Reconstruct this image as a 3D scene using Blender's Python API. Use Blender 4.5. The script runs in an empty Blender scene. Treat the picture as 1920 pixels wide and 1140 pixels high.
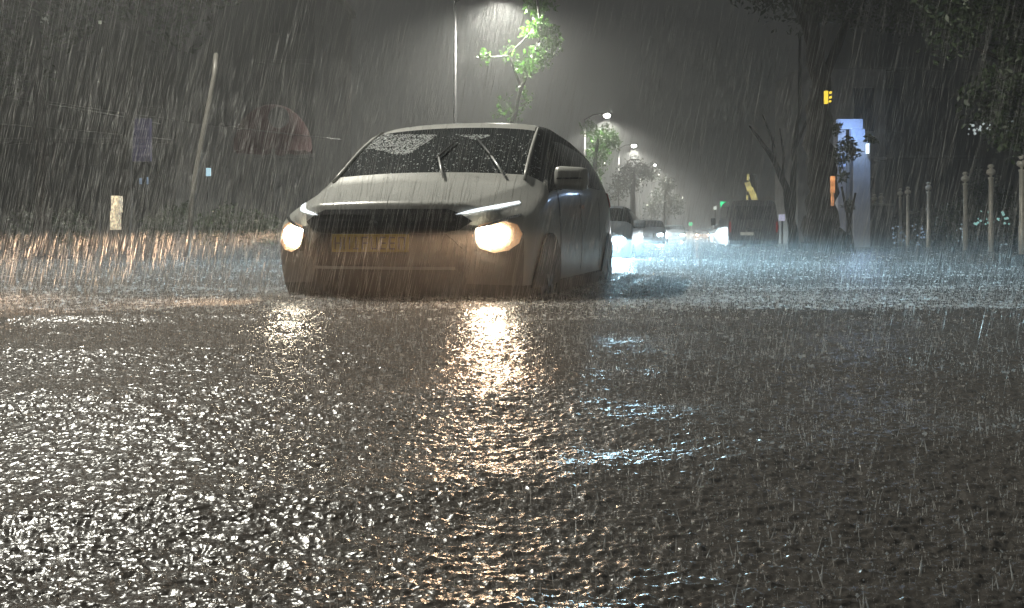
import bpy, bmesh, math, random
import numpy as np
from mathutils import Vector, Matrix
from mathutils.bvhtree import BVHTree
random.seed(7); RNG = np.random.default_rng(11)
S = bpy.context.scene
COL = S.collection
F = 1750.0; CH = 0.455; HZ = 440.0          # focal length in photo pixels, camera height over the water, horizon row
GZ = -0.25                                   # the flooded road surface lies this far below the water

# ------------------------------------------------------------------ camera, world, exposure
cd = bpy.data.cameras.new('camera'); cam = bpy.data.objects.new('camera', cd); COL.objects.link(cam)
cd.sensor_width = 36; cd.lens = 36 * F / 1920; cd.shift_y = -(570 - HZ) / 1920
cd.clip_start = 0.05; cd.clip_end = 3000
cam.location = (0, 0, CH); cam.rotation_euler = (math.radians(90), 0, 0)
S.camera = cam
W = bpy.data.worlds.new('World'); S.world = W; W.use_nodes = True
wn = W.node_tree.nodes; wl = W.node_tree.links
bg = wn['Background']
tc = wn.new('ShaderNodeTexCoord'); ns = wn.new('ShaderNodeTexNoise'); ns.inputs['Scale'].default_value = 1.5; ns.inputs['Detail'].default_value = 3
cr = wn.new('ShaderNodeValToRGB'); cr.color_ramp.elements[0].color = (.82, .86, .84, 1); cr.color_ramp.elements[1].color = (1.0, 1.05, 1.02, 1)
wl.new(tc.outputs['Generated'], ns.inputs['Vector']); wl.new(ns.outputs['Fac'], cr.inputs['Fac']); 
sz = wn.new('ShaderNodeSeparateXYZ'); el = wn.new('ShaderNodeMapRange'); el.interpolation_type = 'SMOOTHSTEP'
el.inputs['From Min'].default_value = 0.0; el.inputs['From Max'].default_value = .5; el.inputs['To Min'].default_value = .15; el.inputs['To Max'].default_value = 2.2
vm = wn.new('ShaderNodeVectorMath'); vm.operation = 'SCALE'      # low cloud lit by the town: brightest overhead, dark above the roofs
wl.new(tc.outputs['Generated'], sz.inputs[0]); wl.new(sz.outputs['Z'], el.inputs['Value']); wl.new(cr.outputs['Color'], vm.inputs[0]); wl.new(el.outputs[0], vm.inputs['Scale']); wl.new(vm.outputs[0], bg.inputs['Color'])
bg.inputs['Strength'].default_value = 0.024
S.view_settings.view_transform = 'Standard'; S.view_settings.look = 'None'
S.view_settings.exposure = 0.0; S.view_settings.gamma = 1.0
S.render.engine = 'CYCLES'
cy = S.cycles
cy.max_bounces = 5; cy.diffuse_bounces = 1; cy.glossy_bounces = 2; cy.transmission_bounces = 3
cy.volume_bounces = 0; cy.transparent_max_bounces = 8
cy.caustics_reflective = False; cy.caustics_refractive = False
cy.use_denoising = True
cy.sample_clamp_indirect = 2.0; cy.sample_clamp_direct = 40.0
HAZE_DENSITY = 0.0064
P_STREET = 2900; P_WARM = 480; P_COOL = 9500; P_FAR = 3000

def P(u, v, d):
    return Vector(((u - 960) / F * d, d, CH + (HZ - v) / F * d))

# ------------------------------------------------------------------ materials
def mat(name, color, rough=0.5, metal=0.0, noise=0.0, scale=8.0, bump=0.0, bscale=None, coat=0.0, emit=None, es=0.0, transl=0.0, spec=0.5, two=None, transp=0.0):
    m = bpy.data.materials.new(name); m.use_nodes = True
    n = m.node_tree.nodes; l = m.node_tree.links; b = n['Principled BSDF']; out = n['Material Output']
    b.inputs['Base Color'].default_value = (*color, 1); b.inputs['Roughness'].default_value = rough
    b.inputs['Metallic'].default_value = metal; b.inputs['Coat Weight'].default_value = coat
    b.inputs['Coat Roughness'].default_value = .08; b.inputs['Specular IOR Level'].default_value = spec
    t = n.new('ShaderNodeTexCoord')
    if noise > 0 or two:
        x = n.new('ShaderNodeTexNoise'); x.inputs['Scale'].default_value = scale; x.inputs['Detail'].default_value = 5
        l.new(t.outputs['Object'], x.inputs['Vector'])
        r = n.new('ShaderNodeValToRGB'); r.color_ramp.elements[0].position = .3; r.color_ramp.elements[1].position = .7
        c2 = two or tuple(min(1, c * (1 + noise)) for c in color); c1 = color if two else tuple(c * (1 - noise) for c in color)
        r.color_ramp.elements[0].color = (*c1, 1); r.color_ramp.elements[1].color = (*c2, 1)
        l.new(x.outputs['Fac'], r.inputs['Fac']); l.new(r.outputs['Color'], b.inputs['Base Color'])
    if bump > 0:
        y = n.new('ShaderNodeTexNoise'); y.inputs['Scale'].default_value = bscale or scale * 3; y.inputs['Detail'].default_value = 4
        l.new(t.outputs['Object'], y.inputs['Vector'])
        bp = n.new('ShaderNodeBump'); bp.inputs['Strength'].default_value = bump; bp.inputs['Distance'].default_value = .02
        l.new(y.outputs['Fac'], bp.inputs['Height']); l.new(bp.outputs['Normal'], b.inputs['Normal'])
    if emit:
        b.inputs['Emission Color'].default_value = (*emit, 1); b.inputs['Emission Strength'].default_value = es
        if es < 1000: m.cycles.emission_sampling = 'NONE'
    last = b
    if transl > 0:
        tr = n.new('ShaderNodeBsdfTranslucent'); tr.inputs['Color'].default_value = (*color, 1)
        mx = n.new('ShaderNodeMixShader'); mx.inputs[0].default_value = transl
        l.new(b.outputs[0], mx.inputs[1]); l.new(tr.outputs[0], mx.inputs[2]); l.new(mx.outputs[0], out.inputs['Surface']); last = mx
    if transp > 0:
        tp = n.new('ShaderNodeBsdfTransparent'); m2 = n.new('ShaderNodeMixShader'); m2.inputs[0].default_value = transp
        l.new(last.outputs[0], m2.inputs[1]); l.new(tp.outputs[0], m2.inputs[2]); l.new(m2.outputs[0], out.inputs['Surface'])
    return m
M = {}
M['paint'] = mat('silver_paint', (.46, .46, .43), .30, .15, noise=.05, scale=3, coat=.35, bump=.02, bscale=160)
M['paint2'] = mat('blue_grey_paint', (.30, .34, .38), .3, .3, noise=.06, coat=.5, bump=.03, bscale=120)
M['glass'] = mat('dark_glass', (.012, .015, .015), .06, 0, noise=.3, bump=.03, bscale=60, coat=.3)
M['black'] = mat('black_plastic', (.018, .018, .018), .45, 0, noise=.2, bump=.1, bscale=90)
M['tyre'] = mat('tyre_rubber', (.02, .02, .02), .8, 0, noise=.3, bump=.2, bscale=60)
M['chrome'] = mat('chrome', (.7, .7, .7), .15, 1, noise=.04)
M['rim'] = mat('rim_alloy', (.10, .10, .105), .3, .9, noise=.1)
M['bark'] = mat('wet_bark', (.016, .014, .012), .8, 0, spec=.15, noise=.5, scale=6, bump=.8, bscale=14)
M['barkpale'] = mat('pale_bark', (.07, .065, .055), .5, 0, noise=.4, scale=6, bump=.6, bscale=14)
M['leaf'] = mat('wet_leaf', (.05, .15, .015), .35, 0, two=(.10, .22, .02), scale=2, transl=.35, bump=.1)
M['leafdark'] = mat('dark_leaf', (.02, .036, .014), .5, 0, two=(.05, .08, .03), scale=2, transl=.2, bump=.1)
M['steel'] = mat('galvanised_steel', (.30, .31, .31), .38, .5, noise=.15, bump=.05)
M['post'] = mat('painted_post', (.78, .75, .66), .35, .1, noise=.15, scale=10, bump=.05)
M['dark'] = mat('dark_metal', (.05, .05, .052), .45, .3, noise=.2, bump=.05)
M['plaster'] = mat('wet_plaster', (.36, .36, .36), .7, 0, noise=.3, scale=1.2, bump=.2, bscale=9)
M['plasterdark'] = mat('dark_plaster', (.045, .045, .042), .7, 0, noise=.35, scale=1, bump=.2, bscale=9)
M['pane'] = mat('window_pane', (.02, .022, .025), .1, 0, noise=.2, bump=.02)
M['cable'] = mat('cable_rubber', (.10, .10, .10), .5, 0, noise=.1)
M['concrete'] = mat('concrete', (.22, .22, .20), .6, 0, noise=.25, scale=5, bump=.2)

# ------------------------------------------------------------------ mesh helpers
def link(name, me, m=None, parent=None, smooth=False):
    o = bpy.data.objects.new(name, me); COL.objects.link(o)
    if m is not None:
        me.materials.clear(); me.materials.append(m)
    if parent is not None: o.parent = parent
    if smooth: me.shade_smooth()
    return o
def tag(o, label, cat, group=None, kind=None):
    if label: o['label'] = label
    if cat: o['category'] = cat
    if group: o['group'] = group
    if kind: o['kind'] = kind
    return o
def empty(name, loc, rz=0, label=None, cat=None, group=None):
    o = bpy.data.objects.new(name, None); COL.objects.link(o); o.location = loc; o.rotation_euler = (0, 0, rz)
    o.empty_display_size = .2
    return tag(o, label, cat, group)
def copy_tree(o, parent=None):
    c = o.copy(); COL.objects.link(c); c.parent = parent
    for ch in list(o.children): copy_tree(ch, c)
    return c
def bm_obj(name, bm, m, parent=None, smooth=False):
    me = bpy.data.meshes.new(name); bm.to_mesh(me); bm.free()
    return link(name, me, m, parent, smooth)
def box(bm, c, s, rz=0, bev=0.0, rx=0, ry=0):
    t = bmesh.new(); bmesh.ops.create_cube(t, size=1)
    bmesh.ops.scale(t, vec=s, verts=t.verts)
    if bev > 0: bmesh.ops.bevel(t, geom=t.edges[:], offset=bev, segments=2, affect='EDGES', profile=.6)
    bmesh.ops.transform(t, matrix=Matrix.Translation(c) @ Matrix.Rotation(rz, 4, 'Z') @ Matrix.Rotation(ry, 4, 'Y') @ Matrix.Rotation(rx, 4, 'X'), verts=t.verts)
    me = bpy.data.meshes.new('t'); t.to_mesh(me); t.free(); bm.from_mesh(me); bpy.data.meshes.remove(me)
def tube(bm, pts, radii, n=8, cap=True):
    pts = [Vector(p) for p in pts]
    if not hasattr(radii, '__len__'): radii = [radii] * len(pts)
    rings = []
    for i, p in enumerate(pts):
        d = (pts[min(i + 1, len(pts) - 1)] - pts[max(i - 1, 0)]).normalized()
        a = d.cross(Vector((0, 1, .13))) if abs(d.y) < .9 else d.cross(Vector((1, 0, 0)))
        a.normalize(); b = d.cross(a)
        rings.append([bm.verts.new(p + radii[i] * (math.cos(2 * math.pi * k / n) * a + math.sin(2 * math.pi * k / n) * b)) for k in range(n)])
    for i in range(len(rings) - 1):
        for k in range(n):
            bm.faces.new((rings[i][k], rings[i][(k + 1) % n], rings[i + 1][(k + 1) % n], rings[i + 1][k]))
    if cap:
        bm.faces.new(rings[0][::-1]); bm.faces.new(rings[-1])
def lathe(bm, prof, c=(0, 0, 0), n=16):
    c = Vector(c); rings = []
    for r, z in prof:
        rings.append([bm.verts.new(c + Vector((max(r, 1e-4) * math.cos(2 * math.pi * k / n), max(r, 1e-4) * math.sin(2 * math.pi * k / n), z))) for k in range(n)])
    for i in range(len(rings) - 1):
        for k in range(n):
            bm.faces.new((rings[i][k], rings[i][(k + 1) % n], rings[i + 1][(k + 1) % n], rings[i + 1][k]))
    bm.faces.new(rings[0][::-1]); bm.faces.new(rings[-1])
def np_mesh(name, verts, faces, m, parent=None, smooth=False):
    """verts Nx3, faces KxM (all the same size)"""
    me = bpy.data.meshes.new(name); k, c = faces.shape
    me.vertices.add(len(verts)); me.vertices.foreach_set('co', verts.astype(np.float32).ravel())
    me.loops.add(k * c); me.loops.foreach_set('vertex_index', faces.astype(np.int32).ravel())
    me.polygons.add(k); me.polygons.foreach_set('loop_start', np.arange(0, k * c, c, dtype=np.int32))
    me.update(calc_edges=True)
    return link(name, me, m, parent, smooth)

# ------------------------------------------------------------------ water
def hsh(ix, iy, s):
    n = (ix.astype(np.int64) * 374761393 + iy.astype(np.int64) * 668265263 + s * 2147483647 + s * 97531) & 0xffffffff
    n = ((n ^ (n >> 13)) * 1274126177) & 0xffffffff
    n = ((n ^ (n >> 16)) * 2246822519) & 0xffffffff
    n = n ^ (n >> 15)
    return (n & 0xffffff) / float(0xffffff)
def vnoise(x, y, s):
    ix = np.floor(x); iy = np.floor(y); fx = x - ix; fy = y - iy
    fx = fx * fx * (3 - 2 * fx); fy = fy * fy * (3 - 2 * fy)
    a = hsh(ix, iy, s); b = hsh(ix + 1, iy, s); c = hsh(ix, iy + 1, s); d = hsh(ix + 1, iy + 1, s)
    return (a + (b - a) * fx) * (1 - fy) + (c + (d - c) * fx) * fy - .5
def peaks(x, y, cell, s, prob, amp, rad):
    h = np.zeros_like(x); gx = np.floor(x / cell); gy = np.floor(y / cell)
    for i in (-1, 0, 1):
        for j in (-1, 0, 1):
            cx = gx + i; cy_ = gy + j
            r = hsh(cx, cy_, s); px = (cx + hsh(cx, cy_, s + 1)) * cell; py = (cy_ + hsh(cx, cy_, s + 2)) * cell
            k = hsh(cx, cy_, s + 3)
            q = ((x - px) ** 2 + (y - py) ** 2) / (rad * (.5 + k)) ** 2
            # a crown: raised rim round a small pit
            h += np.where(r < prob, amp * (.3 + k) * (np.exp(-q) * 1.0 - .5 * np.exp(-q * 4) * (k > .5)), 0)
    return h
def crest_line(x):
    return 5.15 + .03 * x + .10 * np.sin(x * 1.3 + 1) + .06 * np.sin(x * 3.1) - .22 * np.clip((-x - 1.6), 0, 3)
def h_low(x, y):
    w = .017 * vnoise(x / 1.3, y / 1.1, 3) + .018 * vnoise(x / .45, y / .33, 5)
    c = crest_line(x); t = y - c
    # crest of the bow wave: steep towards the camera, long slope behind
    w += .040 * np.where(t < 0, np.exp(-(t / .16) ** 2), np.exp(-(t / 1.1) ** 2))
    c2 = 7.2 + .25 * np.sin(x * .9) + .25 * np.clip(x - 2.5, 0, 3); t2 = y - c2
    w += .007 * np.exp(-(t2 / np.where(t2 < 0, .2, .7)) ** 2) * (np.abs(x) > .8)
    c3 = 3.2 + .5 * np.sin(x * .8 + 2); w += .014 * np.exp(-((y - c3) / .35) ** 2)
    c4 = 1.75 + .35 * x; w += .012 * np.exp(-((y - c4) / .14) ** 2)
    # bow wave and wake hugging the wading car (car frame: a across, l along, nose at l = 0)
    cx, sx = math.cos(math.radians(14.5)), math.sin(math.radians(14.5)); a = (x + .84) * cx - (y - 5.85) * sx; l = (x + .84) * sx + (y - 5.85) * cx
    nose = .06 + .34 * (np.minimum(np.abs(a), .95) / .9) ** 2.6
    dout = np.hypot(np.maximum(np.abs(a) - .9, 0), np.where(l < nose, nose - l, np.maximum(l - 4.4, 0)))
    w += .034 * np.exp(-((dout - .10) / .09) ** 2) + .016 * np.exp(-((dout - .42) / .10) ** 2) * (1 + 1.2 * vnoise(x / .3, y / .3, 51))
    w = w * np.where(y > 25, np.exp(-(y - 25) / 20), 1)
    return w
def h_full(x, y, d):
    h = h_low(x, y)
    fade = np.exp(-d / 14) * (.85 + .32 * np.clip(d - 1, 0, 5)) * np.clip(.95 + .7 * vnoise(x / .7 + 3, y / .5, 41) + .4 * vnoise(x / .22, y / .16, 43), .55, 1.3)
    h = h + fade * (.0032 * vnoise(x / .11, y / .085, 7) + .0030 * (.5 - np.abs(vnoise(x / .065, y / .026, 9)) * 2) + .0058 * vnoise(x / .027, y / .0115, 13) + .0036 * vnoise(x / .008, y / .0065, 15))
    h = h + fade * peaks(x, y, .05, 21, .5, .0035, .006) + fade * peaks(x, y, .018, 31, .6, .0028, .0032)
    return h
def water_mesh():
    na, nr = 880, 860
    ang = np.radians(np.linspace(-44, 44, na)); r = np.concatenate([np.geomspace(.75, 9, 640), np.geomspace(9.05, 70, nr - 640)])
    A, R_ = np.meshgrid(ang, r)
    # a fan whose rings grow with distance: fine triangles where the water is near
    X = R_ * np.sin(A) / np.cos(A * .5); Y = R_ * np.cos(A) / np.cos(A * .5)
    Z = h_full(X, Y, R_)
    edge = np.clip((44 - np.abs(np.degrees(A))) / 3, 0, 1) * np.clip((70 - R_) / 20, 0, 1)
    Z *= edge
    v = np.stack([X, Y, Z], -1).reshape(-1, 3)
    i = np.arange(nr * na).reshape(nr, na)
    f = np.stack([i[:-1, :-1], i[:-1, 1:], i[1:, 1:], i[1:, :-1]], -1).reshape(-1, 4)
    # outer skirts to the horizon and round behind the camera
    base = len(v)
    R2 = 380.0
    outer = []
    rim = [i[-1, k] for k in range(0, na)]
    ov = np.array([[R2 * math.sin(a), R2 * math.cos(a), 0] for a in ang])
    v = np.vstack([v, ov])
    oi = base + np.arange(na)
    f2 = np.stack([i[-1, :-1], i[-1, 1:], oi[1:], oi[:-1]], -1)
    # sides
    b2 = len(v); L = i[:, 0]; Rr = i[:, -1]
    lv = np.stack([v[L, 0] - R2 * .9, v[L, 1] * 5 - 300, np.zeros(nr)], -1); rv = lv * [-1, 1, 1]
    v = np.vstack([v, lv, rv])
    li = b2 + np.arange(nr); ri = b2 + nr + np.arange(nr)
    f3 = np.stack([li[:-1], L[:-1], L[1:], li[1:]], -1); f4 = np.stack([Rr[:-1], ri[:-1], ri[1:], Rr[1:]], -1)
    f5 = [[b2 + nr, b2, 0, 0]]
    # in front of and behind the camera foot
    foot = i[0]; b3 = len(v)
    bv = np.stack([np.linspace(lv[0, 0], rv[0, 0], na), np.full(na, lv[0, 1]), np.zeros(na)], -1)
    v = np.vstack([v, bv]); bi = b3 + np.arange(na)
    f6 = np.stack([bi[:-1], bi[1:], foot[1:], foot[:-1]], -1)
    v[li[0]] = bv[0]; v[ri[0]] = bv[-1]
    faces = np.vstack([f, f2, f3, f4, f6])
    m = bpy.data.materials.new('flood_water'); m.use_nodes = True
    n = m.node_tree.nodes; l = m.node_tree.links; b = n['Principled BSDF']
    b.inputs['Base Color'].default_value = (.095, .086, .076, 1); b.inputs['Roughness'].default_value = .24
    b.inputs['IOR'].default_value = 1.33; b.inputs['Specular IOR Level'].default_value = .75
    t = n.new('ShaderNodeTexCoord')
    n1 = n.new('ShaderNodeTexNoise'); n1.inputs['Scale'].default_value = 26; n1.inputs['Detail'].default_value = 4
    n2 = n.new('ShaderNodeTexVoronoi'); n2.inputs['Scale'].default_value = 70
    b1 = n.new('ShaderNodeBump'); b1.inputs['Strength'].default_value = .5; b1.inputs['Distance'].default_value = .012
    b2_ = n.new('ShaderNodeBump'); b2_.inputs['Strength'].default_value = .6; b2_.inputs['Distance'].default_value = .004
    l.new(t.outputs['Object'], n1.inputs['Vector']); l.new(t.outputs['Object'], n2.inputs['Vector'])
    l.new(n1.outputs['Fac'], b1.inputs['Height']); l.new(n2.outputs['Distance'], b2_.inputs['Height'])
    l.new(b1.outputs['Normal'], b2_.inputs['Normal']); l.new(b2_.outputs['Normal'], b.inputs['Normal'])
    o = np_mesh('water', v, faces, m, smooth=True)
    tag(o, 'brown flood water covering the road, churned by heavy rain', 'flood water', kind='structure')
    return o
water_mesh()
bm = bmesh.new(); bmesh.ops.create_grid(bm, x_segments=4, y_segments=4, size=390)
for v in bm.verts: v.co.z = GZ
o = bm_obj('road', bm, mat('asphalt', (.05, .05, .05), .8, noise=.2, scale=20, bump=.3)); tag(o, 'asphalt road lying under the flood water', 'road', kind='structure')

# ------------------------------------------------------------------ lamps
def lamp(name, loc, power, color, parent=None, radius=.04, kind='POINT', rot=(0, 0, 0), cut=None, spot=150, blend=.6):
    ld = bpy.data.lights.new(name, kind); ld.energy = power; ld.color = color; ld.shadow_soft_size = radius
    if kind == 'SPOT': ld.spot_size = math.radians(spot); ld.spot_blend = blend
    o = bpy.data.objects.new(name, ld); COL.objects.link(o); o.location = loc; o.rotation_euler = rot
    if parent: o.parent = parent
    if cut:                                   # photometric profile of a dipped headlamp: sharp horizontal cut-off
        ld.use_nodes = True; n = ld.node_tree.nodes; l = ld.node_tree.links
        em = n.get('Emission') or n.new('ShaderNodeEmission')
        t = n.new('ShaderNodeTexCoord'); sp = n.new('ShaderNodeSeparateXYZ'); l.new(t.outputs['Normal'], sp.inputs[0])
        mr = n.new('ShaderNodeMapRange'); mr.interpolation_type = 'SMOOTHSTEP'
        mr.inputs['From Min'].default_value = cut[1]; mr.inputs['From Max'].default_value = cut[0]
        mr.inputs['To Min'].default_value = 1; mr.inputs['To Max'].default_value = 0
        l.new(sp.outputs['Z'], mr.inputs['Value'])
        # weaker the steeper it points down
        lo = n.new('ShaderNodeMapRange'); lo.interpolation_type = 'SMOOTHSTEP'
        lo.inputs['From Min'].default_value = cut[2]; lo.inputs['From Max'].default_value = 0
        lo.inputs['To Min'].default_value = cut[3]; lo.inputs['To Max'].default_value = 1
        l.new(sp.outputs['Z'], lo.inputs['Value'])
        fr = n.new('ShaderNodeMapRange'); fr.interpolation_type = 'SMOOTHSTEP'
        fr.inputs['From Min'].default_value = cut[4]; fr.inputs['From Max'].default_value = cut[5]
        l.new(sp.outputs['Y'], fr.inputs['Value'])
        a = n.new('ShaderNodeMath'); a.operation = 'MULTIPLY'; bq = n.new('ShaderNodeMath'); bq.operation = 'MULTIPLY'
        l.new(mr.outputs[0], a.inputs[0]); l.new(lo.outputs[0], a.inputs[1]); l.new(a.outputs[0], bq.inputs[0]); l.new(fr.outputs[0], bq.inputs[1])
        if len(cut) > 6:                      # asymmetric beam: less towards the oncoming side
            sx = n.new('ShaderNodeMapRange'); sx.interpolation_type = 'SMOOTHSTEP'
            sx.inputs['From Min'].default_value = cut[6]; sx.inputs['From Max'].default_value = cut[7]; sx.inputs['To Min'].default_value = 1; sx.inputs['To Max'].default_value = cut[8]
            l.new(sp.outputs['X'], sx.inputs['Value']); c3 = n.new('ShaderNodeMath'); c3.operation = 'MULTIPLY'
            l.new(bq.outputs[0], c3.inputs[0]); l.new(sx.outputs[0], c3.inputs[1]); bq = c3
        l.new(bq.outputs[0], em.inputs['Strength'])
    return o

# ------------------------------------------------------------------ cars
def row(y, w, t8, t9, t10, t11, c, bz=.22, yo=0):
    """one half ring of the body cage: bottom, side, belt, window top, roof edge, roof"""
    ring = [(x * w / .87, y, bz) for x in (0, .25, .5, .68)] + [(w - .07, y, bz)]
    ring += [(w - .02, y, .36), (w, y, .6), (w - .01, y, .82)]
    ring += [(t8[0], y, t8[1]), (t9[0], y, t9[1]), (t10[0], y - yo * .35, t10[1]), (t11[0], y - yo * .8, t11[1]), (0, y - yo, c)]
    return ring
def front_y(x, z):
    b = np.interp(z, [.22, .35, .5, .62, .8, .9, .97], [.16, .06, 0, .0, .05, .09, .13])
    return float(b + .33 * (abs(x) / .85) ** 2.6)
def rear_y(L):
    return lambda x, z: float(L - np.interp(z, [.22, .4, .6, .95, 1.1, 1.6], [.14, .02, 0, .05, .08, .34]) - .16 * (abs(x) / .85) ** 3)
def mpv_rows(L=4.45, k=1.0):
    r = [[(x, front_y(x, z), z) for x, z in [(0, .22), (.25, .22), (.5, .22), (.68, .22), (.77, .22), (.83, .36), (.85, .6), (.84, .72), (.805, .79), (.69, .845), (.47, .905), (.26, .915), (0, .92)]]]
    g = lambda z: 1.0 + (z - 1.0) * k if z > 1 else z
    def R(y, w, t8, t9, t10, t11, c, yo=0): r.append(row(y, w, (t8[0], g(t8[1])), (t9[0], g(t9[1])), (t10[0], g(t10[1])), (t11[0], g(t11[1])), g(c), yo=yo))
    R(.50, .87, (.85, .85), (.75, .905), (.60, .975), (.31, .992), .998, .06)
    R(.72, .875, (.862, .915), (.795, .958), (.665, 1.022), (.35, 1.038), 1.042, .12)
    R(.90, .875, (.86, .965), (.81, 1.0), (.71, 1.055), (.38, 1.07), 1.075, .16)
    R(.97, .875, (.845, 1.03), (.785, 1.065), (.695, 1.095), (.38, 1.115), 1.12, .16)
    R(1.30, .875, (.85, 1.05), (.745, 1.29), (.675, 1.335), (.37, 1.355), 1.362, .12)
    R(1.66, .875, (.855, 1.065), (.705, 1.485), (.64, 1.545), (.34, 1.57), 1.578, .06)
    R(1.78, .875, (.855, 1.07), (.70, 1.505), (.625, 1.575), (.33, 1.605), 1.613, .05)
    R(2.10, .875, (.86, 1.08), (.69, 1.525), (.60, 1.605), (.33, 1.63), 1.638)
    R(2.20, .875, (.86, 1.083), (.69, 1.525), (.60, 1.605), (.33, 1.63), 1.638)
    R(2.95, .875, (.86, 1.10), (.675, 1.515), (.585, 1.59), (.32, 1.62), 1.63)
    R(3.05, .875, (.86, 1.10), (.67, 1.51), (.58, 1.585), (.32, 1.615), 1.625)
    R(3.75, .87, (.845, 1.13), (.65, 1.47), (.565, 1.55), (.31, 1.58), 1.59)
    ry = rear_y(L)
    r.append([(x, ry(x, z), z) for x, z in [(0, .24), (.25, .24), (.5, .24), (.66, .24), (.74, .24), (.80, .38), (.82, .6), (.81, .85), (.79, 1.12), (.63, 1 + .44 * k), (.54, 1 + .51 * k), (.3, 1 + .545 * k), (0, 1 + .555 * k)]])
    return r, ry
SEG = ['body', 'hood', 'windshield', 'side_window', 'door', 'roof', 'bumper_trim', 'rear_window', 'front_bumper']
def build_shell(rows, ry, root, paint, levels=3, bumper=None):
    nr = len(rows); n = 13
    rows = [[(x * 1.045, y, z) for x, y, z in r_] for r_ in rows]
    V = []; Fc = []; mi = []
    def add(p): V.append(p); return len(V) - 1
    idx = {}
    for s in (1, -1):
        for r_ in range(nr):
            for k in range(n):
                if s == -1 and k in (0, 12): idx[s, r_, k] = idx[1, r_, k]
                else: idx[s, r_, k] = add((rows[r_][k][0] * s, rows[r_][k][1], rows[r_][k][2]))
    def face(a, m, s):
        Fc.append(a if s == 1 else a[::-1]); mi.append(m)
    for s in (1, -1):
        for r_ in range(nr - 1):
            for k in range(n - 1):
                m = 0
                if k >= 10 and r_ < 3: m = 1
                if k >= 10 and 4 <= r_ < 6: m = 2
                if k >= 10 and r_ >= 6: m = 5
                if k == 8 and 4 <= r_ <= 11: m = 3
                if k == 9 and r_ >= 4: m = 6
                if 5 <= k < 8 and r_ in (5, 6, 7): m = 4
                if 5 <= k < 8 and r_ in (9,): m = 4
                if k <= 4: m = 6
                face([idx[s, r_, k], idx[s, r_, k + 1], idx[s, r_ + 1, k + 1], idx[s, r_ + 1, k]][::-1], m, s)
    for end, (ri, fy) in enumerate(((0, front_y), (nr - 1, ry))):
        ring = rows[ri]
        top = [12, 11, 10, 9, 8]; bot = [0, 1, 2, 3, 4]; side = [5, 6, 7]
        g = {}
        for s in (1, -1):
            for c in range(5):
                g[s, c, 0] = idx[s, ri, bot[c]]; g[s, c, 4] = idx[s, ri, top[c]]
                for j, k in enumerate(side):
                    if c == 4: g[s, c, j + 1] = idx[s, ri, k]
                    elif c == 0 and s == -1: g[s, c, j + 1] = g[1, c, j + 1]
                    else:
                        f_ = (j + 1) / 4; xb = ring[bot[c]][0]; xt = ring[top[c]][0]; x = xb + (xt - xb) * f_
                        z = ring[k][2] + (.0 if end == 0 else 0); 
                        zt = ring[top[c]][2]; z = z + (zt - ring[8][2]) * f_ * .7
                        g[s, c, j + 1] = add((x * s, fy(x / 1.045, z), z))
            for c in range(4):
                for j in range(4):
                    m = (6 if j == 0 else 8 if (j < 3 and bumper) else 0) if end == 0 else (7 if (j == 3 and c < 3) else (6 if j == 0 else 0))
                    q = [g[s, c, j], g[s, c + 1, j], g[s, c + 1, j + 1], g[s, c, j + 1]]
                    if end == 1: q = q[::-1]
                    face(q, m, s)
    me = bpy.data.meshes.new('cage'); me.from_pydata(V, [], Fc)
    me.polygons.foreach_set('material_index', mi)
    o = bpy.data.objects.new('cage', me); COL.objects.link(o)
    for i in range(len(SEG)): me.materials.append(None)
    ca = me.attributes.new('crease_edge', 'FLOAT', 'EDGE'); ring0 = set()
    for s in (1, -1):
        for k in range(9, 12): ring0.add(frozenset((idx[s, 0, k], idx[s, 0, k + 1])))
        for r_ in range(0, 4): ring0.add(frozenset((idx[s, r_, 10], idx[s, r_ + 1, 10])))
        for r_ in range(4, 6):
            ring0.add(frozenset((idx[s, r_, 10], idx[s, r_ + 1, 10])))
    for e in me.edges:
        if frozenset(e.vertices) in ring0: ca.data[e.index].value = .85
    sb = o.modifiers.new('s', 'SUBSURF'); sb.levels = levels; sb.render_levels = levels
    dg = bpy.context.evaluated_depsgraph_get(); ev = bpy.data.meshes.new_from_object(o.evaluated_get(dg))
    bpy.data.objects.remove(o)
    nv = len(ev.vertices); co = np.empty(nv * 3); ev.vertices.foreach_get('co', co); co = co.reshape(-1, 3)
    npol = len(ev.polygons); ls = np.empty(npol * 4, int); ev.loops.foreach_get('vertex_index', ls); fc = ls.reshape(-1, 4)
    mi = np.empty(npol, int); ev.polygons.foreach_get('material_index', mi)
    nrm = np.empty(nv * 3); ev.vertices.foreach_get('normal', nrm); nrm = nrm.reshape(-1, 3)
    bvh = BVHTree.FromPolygons([tuple(c) for c in co], [tuple(f) for f in fc])
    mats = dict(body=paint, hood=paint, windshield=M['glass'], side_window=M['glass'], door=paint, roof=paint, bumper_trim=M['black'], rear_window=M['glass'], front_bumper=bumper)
    for k, nm in enumerate(SEG):
        sel = fc[mi == k]
        if not len(sel): continue
        cx = co[sel].mean(1)
        groups = [sel]
        if nm in ('side_window', 'door'):
            groups = []
            for s in (1, -1):
                for a, b in ((0, 2.15), (2.15, 3.0), (3.0, 9)):
                    g_ = sel[(np.sign(cx[:, 0]) == s) & (cx[:, 1] >= a) & (cx[:, 1] < b)]
                    if len(g_): groups.append(g_)
        for g_ in groups:
            u, inv = np.unique(g_.ravel(), return_inverse=True)
            vv = co[u].copy()
            f4 = inv.reshape(-1, 4)
            po = np_mesh(nm, vv, f4, mats[nm], root, smooth=True)
            po.data.normals_split_custom_set_from_vertices([tuple(q) for q in nrm[u]])
            po.data.update()
    bpy.data.meshes.remove(ev)
    return bvh
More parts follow.
